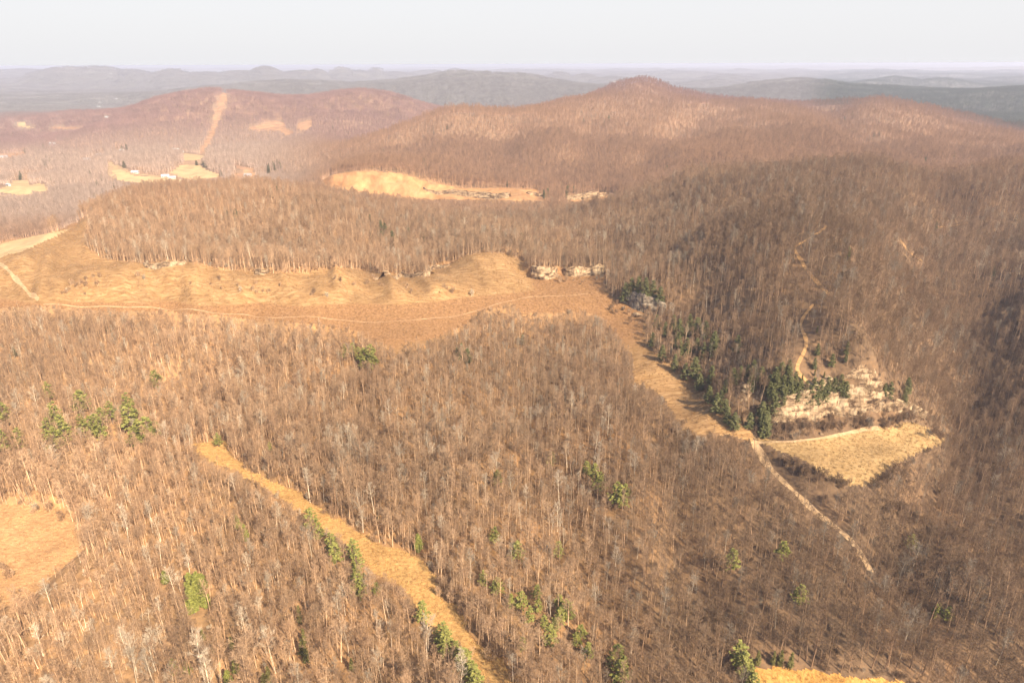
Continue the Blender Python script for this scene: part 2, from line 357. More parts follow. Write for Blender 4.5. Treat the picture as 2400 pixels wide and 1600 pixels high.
# tracks: width, points in the photo
TRACKS = [
 ('dirt_road', 1.3, 200, 'pale', [(1765,1034),(1800,1036),(1838,1036),(1870,1034),(1920,1028),(2000,1011),(2060,1004)]),
 ('dirt_road', 2.2, 150, 'pale', [(1765,1034),(1784,1067),(1811,1104),(1838,1132),(1872,1162),(1900,1190),(1923,1210),(1950,1228),(1974,1247),(1995,1268),(2012,1288),(2028,1312),(2040,1339)]),
 ('dirt_track', 2.0, 300, 'orange', [(1936,530),(1922,545),(1899,557),(1884,568),(1864,575),(1860,582),(1864,592),(1874,604),(1882,618),(1889,632),(1900,645),(1913,659),(1928,676),(1946,694)]),
 ('dirt_track', 1.6, 250, 'orange', [(1906,713),(1893,730),(1880,745),(1876,764),(1882,780),(1889,797),(1893,812),(1884,826),(1877,840),(1868,855),(1864,868),(1872,880),(1893,894)]),
 ('dirt_road', 0.7, 330, 'track', [(102,714),(204,719),(300,721),(374,722),(430,725),(476,730),(510,736),(578,737),(646,746),(690,744),(731,742),(800,750),(878,757),(970,751),(1055,744),(1090,736),(1123,727),(1174,710),(1252,695),(1344,693),(1378,688)]),
 ('dirt_road', 2.4, 400, 'pale', [(-10,612),(20,634),(44,662),(68,688),(90,703)]),
 ('dirt_track', 2.0, 400, 'orange', [(1190,590),(1225,590),(1250,585),(1262,586)]),
 ('dirt_track', 2.4, 330, 'orange', [(2110,560),(2122,585),(2140,600),(2162,612)]),
 ('dirt_track', 2.4, 330, 'orange', [(2195,531),(2230,530),(2268,523)]),
 ('dirt_road', 7, 1000, 'pale', [(257,381),(262,390),(259,400),(259,412)]),
 ('dirt_road', 6, 1000, 'pale', [(272,388),(296,401),(317,408),(345,411),(375,414)]),
 ('valley_road', 7, 900, 'pale', [(-40,462),(0,459),(40,458),(83,455),(150,449),(210,447),(260,443),(300,439)]),
 ('dirt_track', 9, 1500, 'orange', [(1605,248),(1640,244),(1668,243)]),
 ('dirt_track', 9, 1300, 'orange', [(2146,240),(2160,236),(2166,235)]),
]
tr_pts = []
for nm, w, ymin, col, pts in TRACKS:
    q = np.array([at(u, v, 0.0, ymin) for u, v in pts])
    seg = []
    for a, b in zip(q[:-1], q[1:]):
        k = max(2, int(np.hypot(*(b-a)[:2])/1.5)); k = min(k, 200)
        t = np.linspace(0, 1, k, endpoint=False)[:, None]
        seg.append(a+(b-a)*t)
    seg = np.concatenate(seg + [q[-1:]])
    s = seg[:, :2].copy()
    for _ in range(6): s[1:-1] = (s[:-2]+2*s[1:-1]+s[2:])/4
    tr_pts.append(s)

def near_track(x, y, extra):
    res = np.zeros(x.shape, bool)
    for (nm, w, *_), s in zip(TRACKS, tr_pts):
        rad = w/2 + extra
        bb = (x > s[:, 0].min()-rad) & (x < s[:, 0].max()+rad) & (y > s[:, 1].min()-rad) & (y < s[:, 1].max()+rad)
        idx = np.nonzero(bb)[0]
        for c in range(0, len(idx), 4000):
            ii = idx[c:c+4000]
            d2 = (x[ii][:, None]-s[:, 0])**2 + (y[ii][:, None]-s[:, 1])**2
            res[ii[d2.min(1) < rad*rad]] = True
    return res


# ------------------------------------------------------------------ evergreens: (kind, height, description, group or None, near limit, centres in the photo)
EVER = [
 ('pine', 14, 'lone pine standing in the bare woods above the left pine grove', None, 250, [(364,890)]),
 ('pine', 17, 'green pine of the grove in the left woods', 'left pine grove', 200, [(112,1009),(129,972),(150,1019),(190,941),(190,996),(211,1006),(238,979),(258,965),(235,1009),(299,948),(306,982),(326,1009),(316,1023),(142,996),(222,994),(345,1008),(128,1030)]),
 ('pine', 15, 'pine left of the grove near the left edge of the photo', None, 200, [(7,972),(44,1030),(7,1036)]),
 ('pine', 11, 'sparse pale pine beside the left pine grove', None, 200, [(112,917),(367,1002)]),
 ('pine', 8, 'small pine near the upper end of the golden grass strip', None, 200, [(510,1030),(633,1047)]),
 ('hemlock', 10, 'small dark evergreen in the left woods just below the bench', None, 300, [(252,768),(34,822)]),
 ('yellow', 10, 'green pine leaning in a pair left of the grass strip', None, 160, [(555,1224),(572,1248)]),
 ('yellow', 8, 'small isolated yellow green pine right of the tan left meadow', None, 150, [(386,1352)]),
 ('yellow', 10, 'bright green pine of the dense square cluster in the lower left woods', 'square cluster of pines', 150, [(444,1362),(473,1362),(458,1378),(447,1397),(470,1396),(480,1404),(450,1410),(462,1364)]),
 ('cedar', 9, 'olive brown cedar left of the lower grass strip', None, 140, [(701,1438),(711,1490),(708,1515),(716,1530)]),
 ('cedar', 6, 'small dull cedar in the lower left woods', None, 140, [(474,1485),(498,1519),(541,1505)]),
 ('yellow', 8, 'bright yellow green sapling at the bottom of the lower left woods', None, 130, [(405,1562),(439,1564),(534,1587),(551,1560)]),
 ('cedar', 8, 'olive cedar at the bottom edge left of the strip', None, 130, [(629,1580),(619,1596),(824,1557)]),
 ('pine', 13, 'evergreen of the row along the left side of the golden grass strip', None, 150, [(728,1217),(748,1244),(775,1271),(786,1298)]),
 ('pine', 14, 'grey green pine in the tall line left of the mid grass strip', None, 150, [(827,1285),(834,1312),(837,1346),(841,1374)]),
 ('pine', 8, 'faded pine just left of the grass strip, right of the tall pine line', None, 150, [(882,1380)]),
 ('yellow', 10, 'lone round bright green evergreen on the right side of the grass strip', None, 150, [(980,1271)]),
 ('pine', 12, 'evergreen of the lower row along the left side of the grass strip', None, 120, [(990,1434),(1038,1485),(1045,1508),(1069,1525),(1089,1550),(1106,1577),(1116,1597)]),
 ('cedar', 7, 'olive evergreen in the woods above the grass strip', None, 160, [(885,1206)]),
 ('pine', 10, 'scattered pine in the bare woods right of the grass strip', None, 150, [(1166,1121),(1159,1254),(1212,1291),(1310,1288),(1293,1074)]),
 ('pine', 13, 'olive green pine of the group in the central bare woods', None, 180, [(1375,1098),(1395,1111),(1405,1130),(1446,1158),(1463,1162)]),
 ('yellow', 9, 'bright yellow green evergreen above the pine thicket at bottom centre', None, 120, [(1198,1407)]),
 ('pine', 12, 'pine mixed with bare trees in the thicket at bottom centre', 'bottom centre pine thicket', 120, [(1222,1407),(1167,1373),(1133,1356),(1259,1387),(1314,1441),(1330,1430),(1361,1485),(1378,1526),(1310,1410),(1242,1441),(1276,1458),(1225,1509),(1350,1500),(1290,1490),(1262,1420),(1300,1465)]),
 ('pine', 14, 'tall pine at the bottom edge right of the pine thicket', None, 120, [(1450,1540),(1456,1577)]),
 ('pine', 12, 'slim green pine alone in the lower right woods', None, 160, [(1835,1291)]),
 ('pine', 12, 'faded olive pine in the woods right of the lower centre', None, 160, [(1716,1312),(1879,1393)]),
 ('pine', 10, 'small pine right of the diagonal dirt road', None, 170, [(2137,1271)]),
 ('pine', 9, 'green pine of the pair in the lower right woods', None, 140, [(2199,1431),(2222,1438)]),
 ('pine', 12, 'dark green evergreen of the row left of the bright golden field', None, 110, [(1733,1533),(1746,1557),(1760,1580),(1767,1597)]),
 ('cedar', 8, 'yellow olive cedar at the back edge of the bright golden field', None, 110, [(1777,1540),(1814,1540),(1831,1540),(1855,1546)]),
 ('pine', 15, 'green pine of the clump below the middle of the bench', None, 280, [(827,819),(841,832),(854,836),(868,832),(873,846),(851,850),(807,825)]),
 ('hemlock', 11, 'dark evergreen of the faint clump in woods below the bench mound', None, 260, [(1072,829),(1082,819),(1096,832),(1225,795)]),
 ('hemlock', 13, 'dark evergreen above the shaded grey rocks at the right end of the bench', 'evergreens above the grey rocks', 330, [(1480,672),(1497,668),(1514,671),(1531,675),(1466,684),(1548,690),(1579,754),(1592,768)]),
 ('hemlock', 12, 'dark evergreen in the belt on the shaded slope right of the bench', 'evergreens on the shaded slope', 280, [(1610,810),(1634,808),(1672,807),(1729,805),(1617,751),(1610,771),(1634,764),(1654,771),(1675,795),(1560,770),(1590,795),(1650,820),(1540,752),(1530,795),(1552,825),(1582,848),(1607,868),(1640,893),(1662,922),(1680,942),(1706,972),(1722,985),(1595,825),(1630,860),(1668,880)]),
 ('hemlock', 13, 'dark evergreen of the dense stand on top of the sandstone cliff', 'evergreens on the cliff top', 240, [(1719,882),(1736,872),(1753,868),(1767,861),(1770,877),(1784,877),(1818,882),(1832,868),(1850,858),(1849,878),(1838,895),(1852,902),(1821,902),(1876,905),(1890,909),(1907,906),(1924,909),(1941,903),(1954,900),(1971,895),(1983,910),(1700,905),(1760,895),(1800,895),(1805,912),(1865,888),(1870,916),(1898,925),(1915,925),(1935,920)]),
 ('hemlock', 12, 'dark evergreen on the steep bank left of the sandstone cliff', 'evergreens left of the cliff', 230, [(1811,929),(1835,926),(1787,962),(1784,979),(1796,981),(1794,998),(1815,945),(1758,984),(1690,930),(1700,950)]),
 ('cedar', 6, 'small olive evergreen beside the orange track above the cliff', None, 260, [(1932,878),(1910,872),(1881,883),(1916,771)]),
 ('hemlock', 12, 'dark evergreen at the right end of the sandstone cliff', None, 240, [(2087,912),(2074,912),(2120,928),(2128,902)]),
 ('hemlock', 9, 'thin evergreen on the hillside above the sandstone cliff', None, 260, [(1951,843),(1987,814),(1917,817),(1910,850),(1984,836)]),
 ('hemlock', 9, 'single dark evergreen high on the right hillside', None, 330, [(1988,594),(2328,635),(2393,737),(2194,529)]),
 ('hemlock', 16, 'dark evergreen of the cluster on the middle wooded hill', None, 480, [(868,515),(892,532),(902,539),(895,556),(919,559)]),
 ('hemlock', 12, 'scattered dark evergreen on the middle wooded hill', 'evergreens on the middle hill', 480, [(958,546),(994,556),(1222,559),(649,444),(635,451),(742,459),(543,493),(553,502),(533,504),(703,521),(673,471),(1351,488),(1222,501)]),
 ('hemlock', 18, 'lone dark evergreen dot on the long ridge behind the mined band', 'evergreens on the long ridge', 900, [(899,355),(994,379),(1048,297),(1307,307),(1368,284),(1416,290),(1427,277),(1189,430),(1562,396)]),
 ('hemlock', 17, 'dark evergreen of the shadowy clump on the far mined band', 'clump on the far band', 820, [(1330,443),(1310,447),(1344,443),(1327,455),(1300,452),(1284,450),(1275,455),(1318,438)]),
 ('hemlock', 17, 'tiny dark evergreen dot on the pink right hand hill', 'evergreens on the pink hill', 700, [(1707,305),(1725,313),(1735,316),(1749,332),(1775,323),(1810,335),(1979,280),(1990,306),(1996,308),(2003,306),(2081,296),(2049,314),(2060,312),(2117,348),(2236,362),(2253,358),(2168,377),(2042,352),(1998,265)]),
 ('hemlock', 20, 'dark evergreen of the round clump right of the valley fields', 'clump right of the valley fields', 1000, [(630,390),(640,384),(650,380),(655,386),(628,397),(643,390)]),
 ('hemlock', 19, 'dark evergreen scattered between the houses and fields of the left valley', 'valley evergreens', 900, [(475,379),(480,384),(460,381),(517,405),(109,372),(106,382),(116,375),(100,380),(70,343),(102,344),(82,348),(58,353),(95,347),(290,385),(285,346),(296,344),(46,415),(47,408),(119,417),(227,429),(211,408),(238,415),(267,434),(221,459),(72,517),(473,293),(787,326),(780,298),(759,363)]),
]
ever = []
for kind, h, lb, grp, ymin, ctr in EVER:
    c = sorted(ctr); m_ = len(c)
    for i, (u, v) in enumerate(c):
        h_ = h*(0.92 if 'grove' in lb or 'square' in lb or 'shaded' in lb else 0.8 if 'left of the sandstone' in lb else 0.68 if ('cliff' in lb or 'thicket' in lb or 'slope' in lb) else 0.8 if ymin < 700 else 0.62)
        hh = h_*random.uniform(0.8, 1.2) if m_ > 1 else h_
        x_, y_, z_ = at(u, v, hh*0.55, ymin)
        if grp or m_ == 1: l2 = lb
        else:
            o_ = ['leftmost', 'second from left', 'third from left', 'fourth from left', 'fifth from left', 'sixth from left'][i] if i < m_-1 else 'rightmost'
            l2 = o_ + ' ' + lb if o_ in ('leftmost', 'rightmost') else lb + ', ' + o_
        ever.append((kind, hh, l2, (grp or (lb if m_ > 1 else None)), x_, y_, z_))
EVX = np.array([e[4] for e in ever]); EVY = np.array([e[5] for e in ever])
# houses: centre in the photo, near limit, length, description
HOUSES = [
 (49,199,2500,26,'tiny white building in the distant valley near the left edge'),
 (260,174,4500,34,'tiny white building on the far ridge at upper left'),
 (272,233,3000,30,'long white roofed building in the distant green valley'),
 (247,229,3000,14,'tiny white house left of the long white roofed building'),
 (235,242,3000,16,'upper pale house of the pair below the long white building'),
 (232,252,2600,18,'lower pale house of the pair below the long white building'),
 (300,266,2400,18,'pale house at the foot of the pink hill, left side'),
 (254,289,2200,16,'small pale house below the green valley, left of the pink hill'),
 (124,339,1300,22,'pinkish house beside dark evergreens in the left valley'),
 (204,375,1200,17,'white house with dark windows in the left valley woods'),
 (286,354,1300,14,'small white house above the triangular field'),
 (232,365,1200,12,'small pale house left of the triangular field top'),
 (10,370,1200,18,'pale house at the left edge in the valley'),
 (317,406,1100,16,'white house at the right corner of the triangular field'),
 (412,353,1300,20,'left white house of the pair above the valley fields'),
 (424,357,1300,16,'right white house of the pair above the valley fields'),
 (388,415,1100,17,'long white house in the yard below the big pale field'),
 (404,419,1100,15,'white shed at the right of the yard below the big pale field'),
 (581,413,1100,17,'white house on the curved dirt bank right of the valley fields'),
 (78,417,1000,10,'tiny white shed above the left valley field'),
 (20,436,1000,9,'tiny pale shed on the left valley field'),
 (1442,193,4500,60,'pale cluster building in the far valley left of the red peak'),
 (1994,190,4500,40,'tiny white building in the hazy distance right of the red peak'),
]
hs_pos = [(at(u, v, 0, ymin), L_, lb) for u, v, ymin, L_, lb in HOUSES]
HX = np.array([h[0][0] for h in hs_pos]); HY = np.array([h[0][1] for h in hs_pos])
def clear_of(x, y, z, h):
    """keep points that neither crowd nor screen an evergreen, house or track"""
    k = 1 + h*0.5/np.maximum(ZC - z, 8.0); x2, y2 = x*k, y*k
    ok = ~near_track(x2, y2, 0.8)
    for i in range(len(EVX)):
        r = (1.6 if ever[i][0] == 'hemlock' else 2.6) if EVY[i] < 700 else 6.0
        b = (np.abs(x-EVX[i]) < 40) & (np.abs(y-EVY[i]) < 60)
        j = np.nonzero(b)[0]
        bad = (np.hypot(x[j]-EVX[i], y[j]-EVY[i]) < r) | ((np.hypot(x2[j]-EVX[i], y2[j]-EVY[i]) < r) & (rng.random(len(j)) < 0.8))
        ok[j[bad]] = False
    for i in range(len(HX)):
        lat = x - HX[i]*y/HY[i]
        ok &= ~((np.abs(lat) < 14) & (y-HY[i] > -55-0.02*HY[i]) & (y-HY[i] < 14))
    return ok

# ------------------------------------------------------------------ materials
def mat(name, base=(0.5, 0.5, 0.5), rough=0.9):
    m = bpy.data.materials.new(name); m.use_nodes = True
    b = m.node_tree.nodes['Principled BSDF']
    b.inputs['Base Color'].default_value = (*base, 1); b.inputs['Roughness'].default_value = rough
    b.inputs['Specular IOR Level'].default_value = 0.15
    return m, m.node_tree, b
def ramp_noise(nt, cols, scale, detail=8, stops=None, stretch=(1, 1, 1), dist=0.0, rot=0.0, rough=0.6):
    g = nt.nodes.new('ShaderNodeNewGeometry')
    mp = nt.nodes.new('ShaderNodeMapping'); mp.inputs['Scale'].default_value = stretch; mp.inputs['Rotation'].default_value = (0, 0, rot)
    nt.links.new(g.outputs['Position'], mp.inputs[0])
    no = nt.nodes.new('ShaderNodeTexNoise'); no.inputs['Scale'].default_value = scale; no.inputs['Detail'].default_value = detail
    no.inputs['Distortion'].default_value = dist; no.inputs['Roughness'].default_value = rough
    nt.links.new(mp.outputs[0], no.inputs['Vector'])
    r = nt.nodes.new('ShaderNodeValToRGB')
    while len(r.color_ramp.elements) < len(cols): r.color_ramp.elements.new(0.5)
    for k, c in enumerate(cols):
        r.color_ramp.elements[k].position = stops[k] if stops else 0.3+0.4*k/(len(cols)-1)
        r.color_ramp.elements[k].color = (*c, 1)
    nt.links.new(no.outputs['Fac'], r.inputs[0])
    return r, no
def mixc(nt, a, b, fac, mode='MIX'):
    m = nt.nodes.new('ShaderNodeMix'); m.data_type = 'RGBA'; m.blend_type = mode
    for s, val in ((6, a), (7, b)):
        if hasattr(val, 'links'): nt.links.new(val, m.inputs[s])
        else: m.inputs[s].default_value = (*val, 1)
    if hasattr(fac, 'links'): nt.links.new(fac, m.inputs[0])
    else: m.inputs[0].default_value = fac
    return m.outputs[2]
def bump(nt, b, no, strength, dist):
    bu = nt.nodes.new('ShaderNodeBump'); bu.inputs['Strength'].default_value = strength; bu.inputs['Distance'].default_value = dist
    nt.links.new(no.outputs['Fac'], bu.inputs['Height']); nt.links.new(bu.outputs[0], b.inputs['Normal'])

# ground: leaf litter under the trees, its colour changing from region to region
m_ground, nt, b = mat('leaf_litter')
at_ = nt.nodes.new('ShaderNodeAttribute'); at_.attribute_name = 'soil'
r1, n1 = ramp_noise(nt, [(0.62, 0.6, 0.6), (1.0, 1.0, 1.0), (1.35, 1.3, 1.2)], 0.35, 10)
r2, n2 = ramp_noise(nt, [(0.75, 0.78, 0.8), (1.0, 1.0, 1.0), (1.25, 1.18, 1.1)], 0.03, 6)
nt.links.new(mixc(nt, mixc(nt, at_.outputs['Color'], r1.outputs[0], 1, 'MULTIPLY'), r2.outputs[0], 1, 'MULTIPLY'), b.inputs['Base Color'])
bump(nt, b, n1, 0.6, 0.5)

def grass_mat(name, cols, scale=0.5, stretch=(1, 1, 1), rot=0.0, cols2=None, bs=0.7, stops=None):
    m, nt, b = mat(name)
    r1, n1 = ramp_noise(nt, cols, scale, 10, stops, stretch, 0.4, rot, 0.7)
    r2, n2 = ramp_noise(nt, cols2 or [(0.8, 0.78, 0.75), (1, 1, 1), (1.2, 1.18, 1.12)], 0.045, 5)
    nt.links.new(mixc(nt, r1.outputs[0], r2.outputs[0], 1, 'MULTIPLY'), b.inputs['Base Color'])
    bump(nt, b, n1, bs, 0.35)
    return m, nt, b, r1, r2
GM = {}
GM['meadow_tan'] = grass_mat('dry_meadow', [(0.25, 0.125, 0.052), (0.40, 0.225, 0.10), (0.54, 0.335, 0.155)], 0.45, (1, 2.2, 1), 0.5)[0]
GM['strip'] = grass_mat('dry_broom_grass', [(0.2, 0.1, 0.036), (0.40, 0.23, 0.082), (0.55, 0.34, 0.13)], 0.6, (1, 1.8, 1), 0.4)[0]
GM['meadow_gold'] = grass_mat('dry_meadow_grass', [(0.20, 0.12, 0.05), (0.31, 0.195, 0.085), (0.42, 0.28, 0.13)], 0.5, (1, 1.6, 1), -0.5)[0]
GM['field_bright'] = grass_mat('golden_field_grass', [(0.3, 0.14, 0.035), (0.48, 0.26, 0.075), (0.6, 0.36, 0.12)], 0.9, (1.6, 1, 1), 0.2)[0]
GM['field_pale'] = grass_mat('pale_hay_field', [(0.36, 0.24, 0.12), (0.43, 0.295, 0.15), (0.49, 0.345, 0.185)], 0.05)[0]
GM['dirt_bank'] = grass_mat('dry_hillside_grass', [(0.25, 0.13, 0.075), (0.34, 0.19, 0.105), (0.43, 0.26, 0.14)], 0.06)[0]
GM['mined'] = grass_mat('orange_spoil', [(0.26, 0.125, 0.055), (0.37, 0.195, 0.085), (0.48, 0.285, 0.14)], 0.09, (1, 0.5, 1), 0.5)[0]
# bench: brown floor, paler grass on its banks, rows running down the slope
m, nt, b, ra, rb = grass_mat('bench_grass', [(0.145, 0.072, 0.028), (0.275, 0.158, 0.068), (0.40, 0.255, 0.125)], 0.4, (0.3, 2.0, 1), -0.85, None, 1.0)
rc, nc = ramp_noise(nt, [(0.15, 0.072, 0.03), (0.245, 0.128, 0.055), (0.33, 0.185, 0.086)], 0.7, 10, None, (1, 1, 1), 0.3)
g = nt.nodes.new('ShaderNodeAttribute'); g.attribute_name = 'floor'
fac = nt.nodes.new('ShaderNodeMapRange'); fac.inputs[1].default_value = 0.35; fac.inputs[2].default_value = 0.65
nn = nt.nodes.new('ShaderNodeMath'); nn.operation = 'MULTIPLY_ADD'; nn.inputs[1].default_value = 0.8; nn.inputs[2].default_value = -0.4
ad = nt.nodes.new('ShaderNodeMath'); ad.operation = 'ADD'
nt.links.new(nc.outputs['Fac'], nn.inputs[0]); nt.links.new(nn.outputs[0], ad.inputs[0]); nt.links.new(g.outputs['Fac'], ad.inputs[1])
nt.links.new(ad.outputs[0], fac.inputs[0])
src = b.inputs['Base Color'].links[0].from_socket
nt.links.new(mixc(nt, src, rc.outputs[0], fac.outputs[0]), b.inputs['Base Color'])
GM['bench'] = m
GM['pale'] = grass_mat('pale_dirt', [(0.26, 0.16, 0.08), (0.40, 0.26, 0.14), (0.52, 0.36, 0.21)], 0.5)[0]
GM['track'] = grass_mat('worn_wheel_track', [(0.3, 0.175, 0.09), (0.38, 0.235, 0.125), (0.45, 0.3, 0.17)], 0.3)[0]
GM['orange'] = grass_mat('orange_dirt', [(0.27, 0.145, 0.065), (0.37, 0.21, 0.09), (0.44, 0.27, 0.125)], 0.8)[0]
# rock
def rock_mat(name, cols):
    m, nt, b = mat(name, rough=0.95)
    r, n = ramp_noise(nt, cols, 0.16, 12, [0.36, 0.43, 0.5, 0.62], (1, 1, 3.0), 0.6)
    r2, n2 = ramp_noise(nt, [(0.6, 0.55, 0.5), (1, 1, 1), (1.3, 1.26, 1.2)], 0.7, 8, [0.36, 0.46, 0.66], (1, 1, 0.3), 0.6)
    nt.links.new(mixc(nt, r.outputs[0], r2.outputs[0], 1, 'MULTIPLY'), b.inputs['Base Color'])
    bump(nt, b, n2, 0.9, 0.6)
    return m
m_rock = rock_mat('sandstone', [(0.06, 0.036, 0.022), (0.17, 0.11, 0.065), (0.27, 0.185, 0.11), (0.38, 0.28, 0.175)])
m_rock_grey = rock_mat('grey_sandstone', [(0.05, 0.038, 0.03), (0.11, 0.085, 0.065), (0.17, 0.135, 0.1), (0.28, 0.225, 0.165)])  # darker, greyer mix of the same rock
# bark: instances carry their own colour; single trees use the object colour
def bark(name, single, gain=1.0):
    m, nt, b = mat(name, rough=0.85)
    if single:
        s = nt.nodes.new('ShaderNodeObjectInfo').outputs['Color']
    else:
        a = nt.nodes.new('ShaderNodeAttribute'); a.attribute_type = 'INSTANCER'; a.attribute_name = 'tcol'; s = a.outputs['Color']
    r, n = ramp_noise(nt, [(0.8*gain,)*3, (1.0*gain,)*3, (1.2*gain,)*3], 1.3, 4)
    nt.links.new(mixc(nt, s, r.outputs[0], 1, 'MULTIPLY'), b.inputs['Base Color'])
    return m
m_bark_i = bark('bark_of_the_woods', False, 1.25); m_twig_i = bark('twigs_of_the_woods', False, 0.76)
m_bark_s = bark('bark', True, 1.3); m_twig_s = bark('twigs', True, 0.78)
def needle(name, c0, c1):
    m, nt, b = mat(name, rough=0.7)
    r, n = ramp_noise(nt, [c0, tuple((p+q)/2 for p, q in zip(c0, c1)), c1], 1.6, 4)
    nt.links.new(r.outputs[0], b.inputs['Base Color'])
    return m
m_pine = needle('pine_needles', (0.12, 0.12, 0.03), (0.30, 0.275, 0.075))
m_yellow = needle('yellow_green_needles', (0.125, 0.13, 0.03), (0.27, 0.255, 0.06))
m_cedar = needle('cedar_foliage', (0.09, 0.085, 0.025), (0.18, 0.15, 0.05))
m_hem = needle('dark_needles', (0.07, 0.075, 0.03), (0.18, 0.17, 0.065))
m_pbark, _, _ = mat('pine_bark', (0.2, 0.14, 0.1))

# ------------------------------------------------------------------ mesh helpers
def mesh_obj(name, V, F, material, parent=None, link=True, smooth_=False):
    me = bpy.data.meshes.new(name)
    V = np.asarray(V, np.float32)
    if isinstance(F, np.ndarray) and F.ndim == 2:
        k = F.shape[1]
        me.vertices.add(len(V)); me.vertices.foreach_set('co', V.ravel())
        me.loops.add(F.size); me.loops.foreach_set('vertex_index', F.ravel().astype(np.int32))
        me.polygons.add(len(F)); me.polygons.foreach_set('loop_start', np.arange(0, F.size, k, dtype=np.int32))
        me.polygons.foreach_set('loop_total', np.full(len(F), k, np.int32))
        me.update(calc_edges=True)
    else:
        me.from_pydata([tuple(map(float, p)) for p in V], [], [tuple(map(int, f)) for f in F]); me.update()
    if smooth_: me.polygons.foreach_set('use_smooth', np.ones(len(me.polygons), bool))
    mats = material if isinstance(material, (list, tuple)) else [material]
    for m_ in mats: me.materials.append(m_)
    o = bpy.data.objects.new(name, me)
    if link: scene.collection.objects.link(o)
    if parent: o.parent = parent
    return o
def tag(o, label=None, cat=None, group=None, kind=None):
    if label: o['label'] = label
    if cat: o['category'] = cat
    if group: o['group'] = group
    if kind: o['kind'] = kind
    return o
class MB:
    def __init__(s): s.V = []; s.F = []; s.M = []
    def tube(s, pts, rad, sides=4, mi=0, cap=True):
        pts = [np.array(p, float) for p in pts]; base = len(s.V)
        for i, p in enumerate(pts):
            d = pts[min(i+1, len(pts)-1)] - pts[max(i-1, 0)]; d /= np.linalg.norm(d)+1e-9
            a = np.cross(d, (0.3, 0.9, 0.2)); a /= np.linalg.norm(a)+1e-9; c = np.cross(d, a)
            for k in range(sides):
                t = 2*math.pi*k/sides
                s.V.append(p + rad[i]*(a*math.cos(t)+c*math.sin(t)))
        for i in range(len(pts)-1):
            for k in range(sides):
                s.F.append((base+i*sides+k, base+i*sides+(k+1) % sides, base+(i+1)*sides+(k+1) % sides, base+(i+1)*sides+k)); s.M.append(mi)
    def blade(s, p, q, w, mi=0):
        p = np.array(p, float); q = np.array(q, float); d = q-p
        a = np.cross(d, np.array([random.uniform(-1, 1) for _ in range(3)])); a /= np.linalg.norm(a)+1e-9
        b = len(s.V); s.V += [p-a*w, p+a*w, q]; s.F.append((b, b+1, b+2)); s.M.append(mi)
    def tri(s, p, a, c, mi=0):
        b = len(s.V); s.V += [p, p+a, p+c]; s.F.append((b, b+1, b+2)); s.M.append(mi)
    def quad(s, p, a, c, mi=0):
        b = len(s.V); s.V += [p-a-c, p+a-c*0.6, p+a*0.7+c, p-a*0.8+c*0.9]; s.F.append((b, b+1, b+2, b+3)); s.M.append(mi)
    def box(s, x0, x1, y0, y1, z0, z1, mi=0):
        b = len(s.V)
        s.V += [np.array(p, float) for p in ((x0,y0,z0),(x1,y0,z0),(x1,y1,z0),(x0,y1,z0),(x0,y0,z1),(x1,y0,z1),(x1,y1,z1),(x0,y1,z1))]
        for f in ((0,3,2,1),(4,5,6,7),(0,1,5,4),(1,2,6,5),(2,3,7,6),(3,0,4,7)): s.F.append(tuple(b+i for i in f)); s.M.append(mi)
    def build(s, name, material, parent=None, link=True):
        me = bpy.data.meshes.new(name); me.from_pydata([tuple(map(float, p)) for p in s.V], [], s.F)
        mats = material if isinstance(material, (list, tuple)) else [material]
        for m_ in mats: me.materials.append(m_)
        if len(mats) > 1: me.polygons.foreach_set('material_index', s.M)
        me.update()
        o = bpy.data.objects.new(name, me)
        if link: scene.collection.objects.link(o)
        if parent: o.parent = parent
        return o
def rv(): 
    v = np.array([random.gauss(0, 1) for _ in range(3)]); return v/np.linalg.norm(v)

